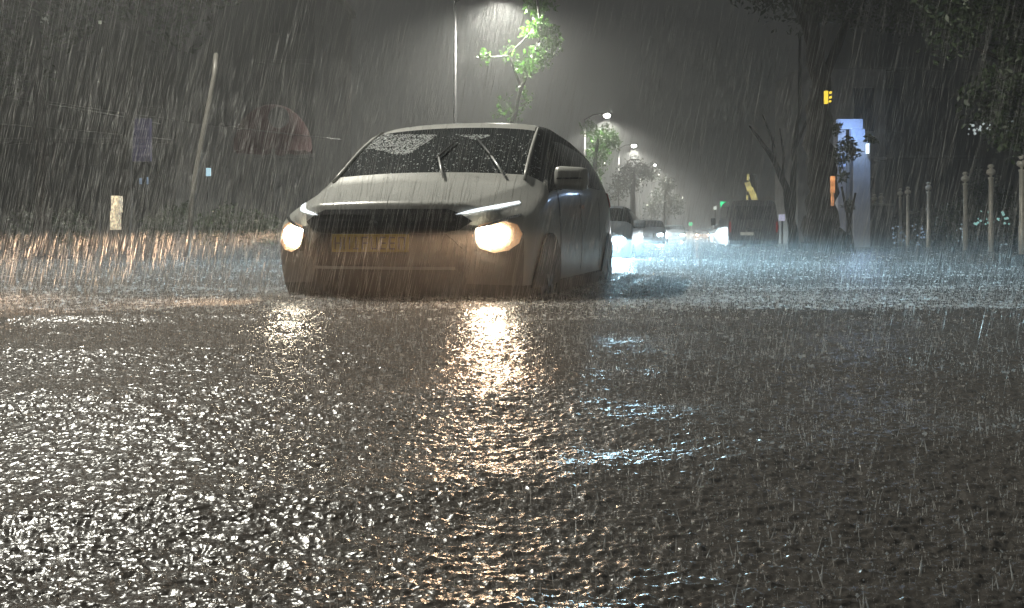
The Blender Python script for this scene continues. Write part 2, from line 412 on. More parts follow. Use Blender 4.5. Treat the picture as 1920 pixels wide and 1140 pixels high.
def ring_fill(outline, step=.04):
    """triangulated, subdivided 2-D patch from an outline of (a, b) pairs"""
    bm = bmesh.new(); vs = [bm.verts.new((a, b, 0)) for a, b in outline]; bm.faces.new(vs)
    bmesh.ops.triangulate(bm, faces=bm.faces[:])
    for _ in range(4):
        long = [e for e in bm.edges if e.calc_length() > step]
        if not long: break
        bmesh.ops.subdivide_edges(bm, edges=long, cuts=1)
        bmesh.ops.triangulate(bm, faces=[f for f in bm.faces if len(f.verts) > 3])
    return bm
def skin_patch(name, bvh, outline, m, root, axis='y', off=.006, thick=.02, sign=1, step=.04, lift=0):
    """a solid panel that follows the car's skin: outline in (x, z) seen from the front or (y, z) seen from the side"""
    bm = ring_fill(outline, step); last = Vector((0, 0, 0))
    for v in bm.verts:
        a, b = v.co.x, v.co.y
        if axis == 'y': org, d = Vector((a, -3, b)), Vector((0, 1, 0))
        elif axis == 'x': org, d = Vector((3 * sign, a, b)), Vector((-sign, 0, 0))
        else: org, d = Vector((a, b, 4)), Vector((0, 0, -1))
        h = bvh.ray_cast(org, d)
        p = h[0] if h[0] else last
        last = p; v.co = p - d * off
    d = {'y': Vector((0, 1, 0)), 'x': Vector((-sign, 0, 0)), 'z': Vector((0, 0, -1))}[axis]
    ex = bmesh.ops.extrude_face_region(bm, geom=bm.faces[:])
    for v in [g for g in ex['geom'] if isinstance(g, bmesh.types.BMVert)]: v.co -= d * thick
    bmesh.ops.recalc_face_normals(bm, faces=bm.faces[:])
    o = bm_obj(name, bm, m, root, smooth=False)
    return o
def wheel(root, x, y, r=.33, w=.21):
    s = 1 if x > 0 else -1
    t = bmesh.new(); pr = [(r * .62, -w / 2), (r * .92, -w / 2), (r, -w / 2 + .03), (r, w / 2 - .03), (r * .92, w / 2), (r * .62, w / 2)]
    lathe(t, pr, n=36); bmesh.ops.rotate(t, cent=(0, 0, 0), matrix=Matrix.Rotation(math.pi / 2, 3, 'Y'), verts=t.verts); bmesh.ops.translate(t, vec=(x, y, r), verts=t.verts)
    ty = bm_obj('wheel', t, M['tyre'], root, True)
    b = bmesh.new(); lathe(b, [(.05, w / 2 + .012), (r * .6, w / 2 + .004), (r * .64, w / 2 - .02), (.04, w / 2 - .03)], n=24)
    for k in range(5):
        box(b, (math.cos(k * 1.2566) * r * .33, math.sin(k * 1.2566) * r * .33, w / 2 + .012), (r * .5, .05, .02), rz=k * 1.2566)
    bmesh.ops.rotate(b, cent=(0, 0, 0), matrix=Matrix.Rotation(s * math.pi / 2, 3, 'Y'), verts=b.verts); bmesh.ops.translate(b, vec=(x, y, r), verts=b.verts)
    bm_obj('rim', b, M['rim'], ty)
def mirror_part(root, s, bvh, paint, z=1.10):
    b = bmesh.new(); box(b, (s * 1.0, 1.20, z + .02), (.24, .13, .165), bev=.045)
    for v in b.verts:
        if (v.co.x * s) > 1.05: v.co.z -= .01; v.co.y += .03
    h = bm_obj('side_mirror', b, paint, root, True)
    b = bmesh.new(); box(b, (s * 1.0, 1.275, z + .02), (.19, .01, .12), bev=.004); bm_obj('mirror_glass', b, M['glass'], h)
    b = bmesh.new(); box(b, (s * .87, 1.22, z - .05), (.12, .06, .04), bev=.012); bm_obj('mirror_arm', b, M['black'], h)
    b = bmesh.new(); box(b, (s * 1.0, 1.136, z + .01), (.19, .014, .012), bev=.004); bm_obj('mirror_trim', b, M['black'], h)
warm_lens = mat('warm_lamp_lens', (.9, .8, .6), .2, emit=(1, .88, .66), es=90)
cool_lens = mat('cool_lamp_lens', (.8, .9, 1), .2, emit=(.80, .95, 1), es=60)
far_cool = mat('far_cool_lens', (.8, .9, 1), .2, emit=(.82, .95, 1), es=420)
far_warm = mat('far_warm_lens', (1, .8, .6), .2, emit=(1, .62, .36), es=420)
drl_lens = mat('running_light_lens', (.8, .85, .9), .12, noise=.3, scale=60, emit=(.88, .96, 1), es=1.5, bump=.5, bscale=70)
red_lens = mat('tail_lamp_lens', (.35, .02, .02), .2, noise=.1)

# --- the silver people carrier
CAR_YAW = math.radians(14.5)
car = empty('parked_car', (-.840, 5.85, GZ), -CAR_YAW, 'silver people carrier with glowing fog lamps wading through the flood nearest the camera', 'car')
car.name = 'wading_car'
rows_, ry_ = mpv_rows()
bvh = build_shell(rows_, ry_, car, M['paint'], bumper=mat('shade_grey_bumper', (.15, .145, .14), .42, 0, noise=.12, scale=20, coat=.2, bump=.05, bscale=200))  # front face: silver paint in shade, the shade put in as darker grey
Rz = Matrix.Rotation(CAR_YAW, 4, 'Z')
def mx(pts): return [(-a, b) for a, b in pts][::-1]
def both(name, pts, m, **k): return [skin_patch(name, bvh, pts, m, car, **k), skin_patch(name, bvh, mx(pts), m, car, **k)]
def strip2(p, q, w):
    d = Vector((q[0] - p[0], q[1] - p[1])).normalized(); nx, ny = -d.y * w / 2, d.x * w / 2
    return [(p[0] + nx, p[1] + ny), (p[0] - nx, p[1] - ny), (q[0] - nx, q[1] - ny), (q[0] + nx, q[1] + ny)]
# front end: grille, bars, lamps, intake, plate
for s_ in (1, -1):              # pale edge of the windscreen running up the pillar
    b = bmesh.new(); q = []
    for x, y in ((.715, .90), (.70, 1.0), (.685, 1.16), (.672, 1.32), (.655, 1.5), (.64, 1.66)):
        h_ = bvh.ray_cast(Vector((s_ * x * 1.02, y, 4)), Vector((0, 0, -1)))[0]
        if h_: q.append(h_ + Vector((0, -.004, .006)))
    tube(b, q, .013, 8); bm_obj('windscreen_trim', b, M['paint'], car, True)
gr = skin_patch('grille', bvh, [(-.50, .835), (-.57, .79), (-.50, .735), (-.40, .715), (.40, .715), (.50, .735), (.57, .79), (.50, .835), (.42, .868), (-.42, .868)], M['black'], car, off=.004, thick=.008)
for z in (.755, .80, .842):
    skin_patch('grille_bar', bvh, strip2((-.47, z), (.47, z), .013), M['dark'], gr, off=.014, thick=.012)
bmk = bmesh.new()
for a in (90, 210, 330):       # three small rhombi meeting at a point
    t = bmesh.new(); vs = [t.verts.new(q) for q in ((0, 0, 0), (.010, 0, .017), (0, 0, .036), (-.010, 0, .017))]; f = t.faces.new(vs)
    ex = bmesh.ops.extrude_face_region(t, geom=[f]); bmesh.ops.translate(t, vec=(0, -.006, 0), verts=[g for g in ex['geom'] if isinstance(g, bmesh.types.BMVert)])
    bmesh.ops.rotate(t, cent=(0, 0, 0), matrix=Matrix.Rotation(math.radians(a - 90), 3, 'Y'), verts=t.verts)
    me = bpy.data.meshes.new('t'); t.to_mesh(me); t.free(); bmk.from_mesh(me); bpy.data.meshes.remove(me)
h_ = bvh.ray_cast(Vector((0, -3, .80)), Vector((0, 1, 0)))[0]
bmesh.ops.recalc_face_normals(bmk, faces=bmk.faces[:]); bmesh.ops.translate(bmk, vec=(-.04, h_.y - .035, .795), verts=bmk.verts)
bm_obj('badge', bmk, M['chrome'], car)
DRL = [(.47, .832), (.53, .853), (.60, .874), (.70, .905), (.775, .930), (.79, .915), (.70, .878), (.60, .852), (.53, .838)]
both('running_light', DRL, drl_lens, off=.006, thick=.014)
both('chrome_strip', strip2((.83, .835), (.585, .735), .016), M['chrome'], off=.006, thick=.012)
both('chrome_strip', strip2((.585, .735), (.60, .60), .012), M['dark'], off=.006, thick=.010)
POCK = [(.575, .70), (.61, .765), (.68, .785), (.76, .79), (.82, .77), (.85, .71), (.835, .65), (.78, .605), (.70, .59), (.62, .62)]
bloom_m = mat('lamp_bloom_glow', (.55, .42, .30), .3, .4, noise=.25, scale=40, emit=(1, .50, .24), es=.34, bump=.3, bscale=80)  # orange emission stands in for the bloom around the fog lamps
pk = both('lamp_bloom_patch', POCK, bloom_m, off=.003, thick=.006)
LENS = [(.605, .745), (.66, .758), (.735, .766), (.785, .735), (.782, .685), (.745, .645), (.675, .635), (.63, .665)]
for q, pts in zip(pk, (LENS, mx(LENS))):
    skin_patch('fog_lamp', bvh, pts, warm_lens, q, off=.012, thick=.02)
skin_patch('lower_grille', bvh, [(-.42, .712), (-.52, .62), (-.47, .50), (-.54, .36), (-.46, .29), (.46, .29), (.54, .36), (.47, .50), (.52, .62), (.42, .712)], M['dark'], car, off=.004, thick=.008)
skin_patch('bumper_strip', bvh, strip2((-.48, .495), (.48, .495), .018), M['steel'], car, off=.005, thick=.012)
# number plate, with its worn characters
h_ = bvh.ray_cast(Vector((-.05, -3, .65)), Vector((0, 1, 0)))[0]
yp = h_.y - .035
b = bmesh.new(); box(b, (-.05, yp, .652), (.52, .012, .112), bev=.004)
plate_m = mat('yellow_plate', (.42, .31, .04), .35, noise=.15, scale=30)
pl = bm_obj('number_plate', b, plate_m, car)
ink = mat('worn_plate_ink', (.16, .11, .03), .5, noise=.3, scale=40)
for i, g in enumerate(('lMr', 'lr', 'Bc', 'TlM', 'rBl', 'TMBl', 'lTMB', 'lTr')):
    x, z, w, h, t = -.05 - .215 + i * .0615, .652, .036, .07, .009
    b = bmesh.new()
    for s_ in g:
        q = {'T': (0, h / 2, w, t), 'M': (0, 0, w, t), 'B': (0, -h / 2, w, t), 'l': (-w / 2, 0, t, h + t), 'r': (w / 2, 0, t, h + t), 'c': (0, 0, t, h + t)}[s_]
        box(b, (x + q[0], yp - .008 - .0004 * g.index(s_), z + q[1]), (q[2], .004, q[3]))
    bm_obj('plate_character', b, ink, pl)
for s_ in (1, -1):
    if s_ == 1: mirror_part(car, s_, bvh, M['paint'])
    for y in (.86, 3.62): wheel(car, s_ * .79, y)
    skin_patch('door_handle', bvh, strip2((1.98, .93), (2.12, .93), .03), M['chrome'], car, axis='x', sign=s_, off=.02, thick=.015)
    for y_ in (1.26, 2.13, 3.06): skin_patch('door_gap', bvh, strip2((y_, .42), (y_ + .02, 1.04), .010), M['black'], car, axis='x', sign=s_, off=.0015, thick=.002)
    skin_patch('sill_trim', bvh, strip2((1.2, .34), (3.3, .34), .05), M['black'], car, axis='x', sign=s_, off=.004, thick=.012)
    skin_patch('wheel_arch', bvh, [(.86 + .40 * math.cos(a), .34 + .38 * math.sin(a)) for a in np.linspace(0.05, math.pi - .05, 14)] + [(.86 + .35 * math.cos(a), .34 + .33 * math.sin(a)) for a in np.linspace(math.pi - .05, .05, 14)], M['black'], car, axis='x', sign=s_, off=.004, thick=.016)
    skin_patch('wheel_arch', bvh, [(3.62 + .40 * math.cos(a), .34 + .38 * math.sin(a)) for a in np.linspace(0.05, math.pi - .05, 14)] + [(3.62 + .35 * math.cos(a), .34 + .33 * math.sin(a)) for a in np.linspace(math.pi - .05, .05, 14)], M['black'], car, axis='x', sign=s_, off=.004, thick=.016)
both_tail = [skin_patch('tail_lamp', bvh, [(3.98, .98), (4.2, .98), (4.22, 1.15), (3.98, 1.12)], red_lens, car, axis='x', sign=s_, off=.004, thick=.012) for s_ in (1, -1)]
# wipers standing across the wet windscreen
Tinv = Rz @ Matrix.Translation(-car.location)
def on_car(u, v, off=.02):
    o_ = Tinv @ Vector((0, 0, CH)); d = (Rz.to_3x3() @ Vector(((u - 960) / F, 1, (HZ - v) / F))).normalized()
    h = bvh.ray_cast(o_, d)
    return (h[0] + h[1] * off) if h[0] else None
wiper_m = mat('shine_pale_wiper', (.75, .76, .75), .22, .3, noise=.1)  # pale base imitates the white shine of the wet arms
for path in ([(832, 338), (823, 298), (856, 268)], [(946, 334), (918, 292), (893, 262)]):
    q = [on_car(*p) for p in path]
    if None in q: continue
    wp = bmesh.new(); tube(wp, [q[0], (q[0] + q[1]) / 2 + Vector((0, -.012, .006)), q[1]], [.009, .008, .006], 6); wo = bm_obj('wiper_arm', wp, wiper_m, car, True)
    wp = bmesh.new(); e = q[1] + (q[2] - q[1]); back = q[1] - (q[2] - q[1]) * .15
    tube(wp, [back, q[1], e], [.008, .011, .007], 6); bm_obj('wiper_blade', wp, M['black'], wo, True)
# rain beads on glass, bonnet and roof: tiny domes
drop_m = mat('water_bead', (.72, .75, .74), .08, noise=.1, transl=.35, coat=.5)
def beads(name, n, sampler, size, root, bv):
    V = []; Fc = []
    for i in range(n):
        p = sampler()
        if p is None: continue
        h, nn = p; r = random.uniform(*size) * (1 if random.random() < .9 else 1.7)
        a = nn.cross(Vector((0, 0, 1))); a = (a if a.length > .01 else Vector((1, 0, 0))).normalized(); c = nn.cross(a)
        if c.z > 0: c = -c
        st = random.uniform(1, 1.9); k = len(V)
        for t in range(5):
            an = t * 2 * math.pi / 5; V.append(h + a * math.cos(an) * r + c * math.sin(an) * r * st)
        V.append(h + nn * r * .7 + c * r * .3)
        for t in range(5): Fc.append((k + t, k + (t + 1) % 5, k + 5))
    o = np_mesh(name, np.array([tuple(v) for v in V]), np.array(Fc), drop_m, root, smooth=True); o['kind'] = 'stuff'; return o
def samp_glass():
    u = random.uniform(650, 1015); v = random.uniform(252, 336)
    t = (u - 650) / 365; edge = 300 - 75 * t + 12 * math.sin(u / 23)
    if v > edge and random.random() < .95: return None
    o_ = Tinv @ Vector((0, 0, CH)); d = (Rz.to_3x3() @ Vector(((u - 960) / F, 1, (HZ - v) / F))).normalized()
    h = bvh.ray_cast(o_, d)
    return (h[0], h[1]) if h[0] and h[0].z > 1.10 else None
def samp_top():
    x = random.uniform(-.72, .72); y = random.uniform(.12, .85) if random.random() < .6 else random.uniform(1.7, 3.8)
    h = bvh.ray_cast(Vector((x, y, 3)), Vector((0, 0, -1)))
    return (h[0], h[1]) if h[0] else None
beads('windscreen_drops', 16000, samp_glass, (.0022, .0048), car, bvh)
beads('bonnet_drops', 2600, samp_top, (.002, .0045), car, bvh)
CUT = (.004, -.02, -.24, .05, -.35, -.8, .22, .5, .10)
CUT_L = (.004, -.02, -.30, .02, -.35, -.8, .22, .5, .0)
def head_light(root, bv, x, z, power, color, name='lamp_light', cut=CUT, off=.07, yaw=0):
    h = bv.ray_cast(Vector((x, -3, z)), Vector((0, 1, 0)))[0]
    return lamp(name, (x, h.y - off, z), power, color, parent=root, radius=.035, cut=cut, rot=(0, 0, yaw))
head_light(car, bvh, .70, .705, P_WARM * 1.15, (1, .62, .36), yaw=math.radians(-2))
head_light(car, bvh, -.70, .705, P_WARM * 7.5, (1, .64, .40), cut=CUT_L, yaw=math.radians(-38))

# --- cars further back: same moulding, lower roof
def back_car(name, loc, yaw, label, lens, paint, group, power, color, detail=True):
    c = empty(name, loc, -yaw, label, 'car', group)
    r, ry = mpv_rows(4.4, .72)
    bv = build_shell(r, ry, c, paint, levels=2)
    for s_ in (1, -1):
        pts = [(.54, .71), (.58, .77), (.74, .79), (.80, .74), (.76, .66), (.60, .64)]
        skin_patch('headlight', bv, pts if s_ == 1 else mx(pts), lens, c, off=.006, thick=.02, step=.08)
        wheel(c, s_ * .815, .86); wheel(c, s_ * .815, 3.62)
        mirror_part(c, s_, bv, paint, 1.03)
    skin_patch('grille', bv, [(-.45, .62), (.45, .62), (.48, .80), (-.48, .80)], M['black'], c, off=.004, thick=.01, step=.12)
    return c, bv
G = 'cars with headlights on further down the road'
c2, bv2 = back_car('following_car', (1.36, 18, -.37), math.radians(12), 'blue grey car half hidden behind the silver people carrier, one white headlight showing', cool_lens, M['paint2'], G, 0, None)
for s_ in (1, -1):
    head_light(c2, bv2, s_ * .67, .72, P_COOL, (.48, .80, 1.0), cut=(.02, -.035, -.16, .15, -.2, -.6))
far = []
for u, d, lens, lab, pw, col in ((1261, 66, far_cool, 'distant car with paired white headlights and long reflections on the water', P_FAR, (.7, .92, 1)),
        (1211, 44, far_cool, 'car just past the blue grey car, only one small white headlight showing', P_FAR * .35, (.75, .9, 1)),
        (1318, 105, far_warm, 'farthest car with a pair of small orange headlights', P_FAR * .6, (1, .55, .3)),
        (1362, 62, far_cool, 'car mostly hidden by the dark van, one white headlight at its left edge', P_FAR * .5, (.8, .92, 1))):
    c = copy_tree(c2); c.name = 'distant_car'
    for ch in list(c.children):
        if ch.type == 'LIGHT': bpy.data.objects.remove(ch)
        elif ch.name.startswith('headlight'):
            ch.data = ch.data.copy(); ch.data.materials.clear(); ch.data.materials.append(lens)
    p = P(u, HZ, d); c.location = (p.x, p.y, -.27); c.rotation_euler.z = -math.radians(11) if d != 62 else -math.radians(8)
    c['label'] = lab; c['group'] = G
    for s_ in (1, -1): head_light(c, bv2, s_ * .67, .72, pw, col, cut=(.08, -.02, -.4, .25, -.2, -.6))

# ------------------------------------------------------------------ street lamps
glow = mat('street_lamp_lens', (1, 1, 1), .3, emit=(1, 1, .92), es=30)
def street_lamp(u_pole, u_head, v_head, d, label, power, color=(1, .97, .86), spot=158, tilt=(0, 0, 0)):
    hp = P(u_head, v_head, d); x0 = P(u_pole, HZ, d).x
    root = empty('street_lamp', (x0, d, GZ), 0, label, 'street lamp', 'street lamps along the left side of the road')
    H = hp.z - GZ; dx = hp.x - x0
    b = bmesh.new(); tube(b, [(0, 0, 0), (0, 0, H * .5), (0, 0, H - .25)], [.08, .06, .04], 10); bm_obj('pole', b, M['dark'], root, True)
    b = bmesh.new(); tube(b, [(0, 0, H - .3), (dx * .4, 0, H + .02), (dx * .8, 0, H + .10)], [.045, .04, .035], 8); bm_obj('arm', b, M['dark'], root, True)
    b = bmesh.new(); box(b, (dx, 0, H + .09), (.75, .30, .12), bev=.05); hd = bm_obj('lamp_head', b, M['dark'], root, True)
    b = bmesh.new(); bmesh.ops.create_uvsphere(b, u_segments=20, v_segments=10, radius=1); bmesh.ops.scale(b, vec=(.24, .2, .17), verts=b.verts); bmesh.ops.translate(b, vec=(dx + .03, 0, H - .02), verts=b.verts); bm_obj('lamp_glass', b, glow, hd, True)
    lamp('lamp_light', (dx, 0, H - .36), power, color, parent=root, radius=.12, kind='SPOT', spot=spot, blend=.6 if spot > 140 else .4, rot=tilt)
    b = bmesh.new(); lathe(b, [(.17, 0), (.17, .35), (.12, .45)], n=12); bm_obj('pole_base', b, M['concrete'], root)
street_lamp(853, 940, -14, 31.6, 'nearest street lamp with its bright head cut by the top edge of the photo', P_STREET * 2.6)
street_lamp(-330, 30, -1030, 9.6, 'unseen overhead street lamp added to the row to light the silver car', P_STREET * 1.9, spot=124, tilt=(math.radians(10), math.radians(-22), 0))  # unseen lamp added to light bonnet, windscreen beads and near water
street_lamp(1096, 1137, 216, 63, 'second street lamp from the camera, glowing above the green leaves', P_STREET * 3.8)
street_lamp(1160, 1188, 273, 85, 'third street lamp from the camera, small and white in the haze', P_STREET * 3.5)
street_lamp(1200, 1226, 309, 112, 'hazy street lamp far down the road, fourth from the camera', P_STREET * 4)
street_lamp(1222, 1247, 340, 142, 'faintest street lamp at the far end of the row, behind the distant tree', P_STREET * 5)

# ------------------------------------------------------------------ vegetation
def leaf_cloud(clumps, size, shape=.45, droop=.3):
    """clumps: (centre, radius, count[, vertical stretch]) -> verts, faces of folded leaf blades"""
    V = []; 
    for cl in clumps:
        c, r, n = cl[:3]; st = cl[3] if len(cl) > 3 else 1
        g = RNG.normal(size=(n, 3)); g /= np.linalg.norm(g, axis=1)[:, None]; rad = r * RNG.random(n) ** .45
        p = np.array(c) + g * rad[:, None] * [1, 1, st]
        a = RNG.normal(size=(n, 3)); a[:, 2] -= droop; a /= np.linalg.norm(a, axis=1)[:, None]
        b = np.cross(a, RNG.normal(size=(n, 3))); b /= np.linalg.norm(b, axis=1)[:, None]
        nn = np.cross(a, b); L = size * (.6 + .8 * RNG.random(n))[:, None]
        q0 = p; q1 = p + a * L * .5 + b * L * shape * .5 + nn * L * .12; q2 = p + a * L; q3 = p + a * L * .5 - b * L * shape * .5 + nn * L * .12
        V.append(np.stack([q0, q1, q2, q3], 1).reshape(-1, 3))
    V = np.concatenate(V); return V, np.arange(len(V)).reshape(-1, 4)
def tree(label, base, limbs, clumps, leafm, barkm, size=.12, group=None, cat='tree', name='tree'):
    base = Vector(base); root = empty(name, base, 0, label, cat, group)
    b = bmesh.new()
    for pts, rr in limbs:
        # jitter the limb so the trunk is not a ruler-straight pipe
        P_ = [Vector(p) - base for p in pts]; Q = []; R_ = []
        for i in range(len(P_) - 1):
            for k in range(4):
                t = k / 4; j = rr[i] * .25
                Q.append(P_[i].lerp(P_[i + 1], t) + (Vector((random.uniform(-j, j), random.uniform(-j, j), 0)) if (i or k) else Vector()))
                R_.append((rr[i] + (rr[i + 1] - rr[i]) * t) * random.uniform(.92, 1.08))
        Q.append(P_[-1]); R_.append(rr[-1]); tube(b, Q, R_, 12)
    bm_obj('trunk', b, barkm, root, True)
    if clumps:
        cl = [(tuple(Vector(c[0]) - base),) + tuple(c[1:]) for c in clumps]
        v, f = leaf_cloud(cl, size); np_mesh('crown', v, f, leafm, root)
    return root
def PC(lst, d, jd=.6): return [(tuple(P(u, v, d + random.uniform(-jd, jd))), r / F * d, n) for u, v, r, n in lst]
# leafy tree under the first lamp
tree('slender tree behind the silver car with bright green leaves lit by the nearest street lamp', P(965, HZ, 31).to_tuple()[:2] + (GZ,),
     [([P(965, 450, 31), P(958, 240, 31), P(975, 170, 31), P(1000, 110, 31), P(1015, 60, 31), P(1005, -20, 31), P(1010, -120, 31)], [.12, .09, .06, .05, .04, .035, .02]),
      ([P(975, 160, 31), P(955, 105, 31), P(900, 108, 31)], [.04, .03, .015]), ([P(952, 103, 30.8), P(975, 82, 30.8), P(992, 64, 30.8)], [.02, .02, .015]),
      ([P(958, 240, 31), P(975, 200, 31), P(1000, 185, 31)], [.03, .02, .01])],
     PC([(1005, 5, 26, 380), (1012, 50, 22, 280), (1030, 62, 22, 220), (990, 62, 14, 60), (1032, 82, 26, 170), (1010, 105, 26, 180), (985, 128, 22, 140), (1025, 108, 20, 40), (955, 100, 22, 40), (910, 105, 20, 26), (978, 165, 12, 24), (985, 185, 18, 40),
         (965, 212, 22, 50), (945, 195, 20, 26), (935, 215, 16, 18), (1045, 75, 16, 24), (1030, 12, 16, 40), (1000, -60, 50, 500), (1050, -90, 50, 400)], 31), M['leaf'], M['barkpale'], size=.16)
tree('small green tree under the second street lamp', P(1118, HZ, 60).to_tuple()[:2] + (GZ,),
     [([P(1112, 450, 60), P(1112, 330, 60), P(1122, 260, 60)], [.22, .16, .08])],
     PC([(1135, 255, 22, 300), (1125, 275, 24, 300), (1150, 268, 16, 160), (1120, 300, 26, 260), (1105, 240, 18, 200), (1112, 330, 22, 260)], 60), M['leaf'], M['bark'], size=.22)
tree('blue grey hazy tree beyond the second street lamp', P(1190, HZ, 75).to_tuple()[:2] + (GZ,),
     [([P(1185, 450, 75), P(1186, 360, 75), P(1190, 320, 75)], [.25, .18, .1])],
     PC([(1190, 318, 26, 500), (1210, 325, 20, 260), (1170, 330, 24, 300), (1185, 345, 22, 220), (1160, 355, 24, 260)], 75), M['leafdark'], M['bark'], size=.26)
tree('faint distant tree above the far headlights', P(1245, HZ, 110).to_tuple()[:2] + (GZ,),
     [([P(1247, 450, 110), P(1248, 380, 110)], [.3, .2])],
     PC([(1250, 345, 16, 400), (1222, 322, 18, 300), (1240, 375, 24, 400), (1262, 385, 24, 400), (1225, 395, 22, 300)], 110), M['leafdark'], M['bark'], size=.35)
# right hand side trunks
tree('thick dark tree trunk right of the van with a wide flared base', P(1548, HZ, 25).to_tuple()[:2] + (GZ,),
     [([P(1552, 492, 25), P(1548, 455, 25), P(1543, 400, 25), P(1540, 320, 25), P(1535, 250, 25), P(1538, 150, 25), P(1520, 20, 25), P(1510, -120, 25)], [.66, .56, .44, .38, .34, .26, .2, .16]),
      ([P(1540, 160, 25), P(1580, 60, 25), P(1640, -40, 25), P(1700, -140, 25)], [.15, .12, .10, .08]),
      ([P(1535, 120, 25), P(1500, 30, 25), P(1450, -80, 25)], [.12, .09, .06])],
     PC([(1588, 272, 16, 110), (1602, 285, 12, 70), (1578, 300, 12, 80), (1634, 262, 9, 50), (1580, 330, 10, 60), (1590, 385, 10, 50), (1568, 240, 12, 80), (1562, 290, 14, 90), (1500, -90, 120, 3000), (1640, -70, 130, 3400), (1780, -60, 120, 3200), (1560, -20, 60, 900), (1700, 0, 70, 1200)], 24.6), M['leafdark'], M['bark'], size=.13)
tree('slim forked tree between the van and the thick trunk', P(1488, HZ, 30).to_tuple()[:2] + (GZ,),
     [([P(1488, 485, 30), P(1484, 420, 30), P(1472, 350, 30), P(1452, 300, 30), P(1425, 262, 30), P(1405, 235, 30)], [.20, .15, .11, .085, .06, .03]),
      ([P(1484, 420, 30), P(1488, 340, 30), P(1490, 270, 30), P(1500, 200, 30), P(1500, 60, 30)], [.12, .10, .085, .06, .04]),
      ([P(1452, 300, 30), P(1448, 262, 30), P(1430, 215, 30)], [.06, .045, .02]), ([P(1468, 335, 30), P(1470, 290, 30), P(1462, 240, 30)], [.05, .04, .02]),
      ([P(1490, 280, 30), P(1515, 220, 30), P(1530, 150, 30)], [.06, .04, .02])],
     PC([(1500, -20, 90, 700), (1420, -60, 80, 600)], 30), M['leafdark'], M['bark'], size=.22)
tree('dark leafy tree hanging over the top right corner', P(1960, HZ, 15).to_tuple()[:2] + (GZ,),
     [([P(1990, 500, 15), P(1985, 300, 15), P(1960, 100, 15), P(1900, -80, 15)], [.22, .18, .14, .1]), ([P(1975, 200, 15), P(1900, 120, 15), P(1830, 90, 15)], [.08, .05, .02])],
     PC([(1880, 20, 90, 800), (1800, -40, 90, 800), (1900, 150, 70, 500), (1840, 190, 50, 240), (1910, 250, 50, 300), (1950, 60, 80, 600), (1780, 60, 60, 260), (1870, 240, 34, 120)], 15.5, 1.2), M['leafdark'], M['bark'], size=.12)
# left hand side
tree('bare leaning pale tree at the left behind the rain', P(235, HZ, 20).to_tuple()[:2] + (GZ,),
     [([P(232, 470, 20), P(238, 300, 20), P(250, 150, 20), P(275, 0, 20), P(290, -120, 20)], [.15, .13, .11, .09, .07])],
     PC([(260, -60, 110, 900), (380, -80, 110, 900), (330, 40, 60, 200)], 20), M['leafdark'], M['barkpale'], size=.18)
tree('dark tree at the far left edge', P(75, HZ, 17).to_tuple()[:2] + (GZ,),
     [([P(82, 480, 17), P(78, 300, 17), P(72, 150, 17), P(60, -60, 17)], [.16, .13, .11, .08])],
     PC([(40, -30, 130, 1300), (170, -60, 120, 1000), (10, 100, 90, 500), (120, 40, 60, 240)], 17), M['leafdark'], M['bark'], size=.16)
sh = lambda label, lst, d, m, size, grp: tree(label, P(lst[0][0], HZ, d).to_tuple()[:2] + (GZ,), [([P(lst[0][0], 460, d), P(lst[0][0] + 3, 430, d)], [.05, .02])], PC(lst, d, .4), m, M['bark'], size=size, group=grp, cat='bush', name='bush')
sh('low wet bush at the left roadside nearest the silver car', [(470, 425, 34, 500), (500, 430, 30, 400)], 17, M['leafdark'], .09, 'bushes at the left roadside')
sh('taller wet bush beside the leaning pole', [(425, 410, 30, 420), (395, 428, 34, 420)], 18, M['leafdark'], .09, 'bushes at the left roadside')
sh('straggly bush right of the pale glowing column', [(325, 415, 34, 360), (345, 395, 18, 120), (290, 428, 30, 300)], 19, M['leafdark'], .09, 'bushes at the left roadside')
sh('dark bush at the far left beyond the rain', [(60, 425, 50, 600), (130, 430, 44, 500)], 18, M['leafdark'], .09, 'bushes at the left roadside')
sh('dark hedge behind the three farthest posts', [(1700, 430, 40, 700), (1740, 425, 44, 700), (1665, 440, 30, 400)], 41, M['leafdark'], .16, 'hedges behind the posts')
sh('dark hedge behind the nearer posts at the right edge', [(1800, 415, 50, 800), (1850, 405, 60, 1000), (1900, 410, 60, 900), (1840, 350, 40, 300)], 33, M['leafdark'], .16, 'hedges behind the posts')

# ------------------------------------------------------------------ right side: posts, van, gate, lights
posts = ((1858, 308, 'second nearest white post'), (1810, 322, 'third nearest white post, thicker in its upper half'), (1741, 341, 'lone post between the near and far pairs'), (1702, 350, 'right hand post of the close pair'), (1688, 353, 'left hand post of the close pair'), (1916, 290, 'nearest and tallest post at the right edge of the photo'),
         (1652, 362, 'right hand one of the two small posts above the dark cabinet'), (1640, 364, 'left hand one of the two small posts above the dark cabinet'))
proto = None
for u, v, lab in posts:
    d = min(1.90 * F / (HZ - v), 43)
    if proto is None:
        proto = empty('fence_post', (0, 0, 0)); proto['category'] = 'post'
        b = bmesh.new(); lathe(b, [(.075, 0), (.075, .9), (.06, .92), (.058, 2.25), (.075, 2.27), (.075, 2.31)], n=14); bm_obj('shaft', b, M['post'], proto, True)
        b = bmesh.new(); lathe(b, [(.03, 2.30), (.03, 2.36), (.10, 2.40), (.115, 2.46), (.10, 2.52), (.04, 2.55), (.05, 2.58), (.085, 2.62), (.05, 2.67), (.01, 2.68)], n=14); bm_obj('finial', b, M['post'], proto, True)
        o = proto
    else: o = copy_tree(proto)
    p = P(u, HZ, d); o.location = (p.x, p.y, GZ + .05); o['label'] = lab; o['group'] = 'posts along the right pavement'
    k = (P(u, v, d).z - GZ - .05) / 2.68; o.scale = (1, 1, k)
b = bmesh.new(); 
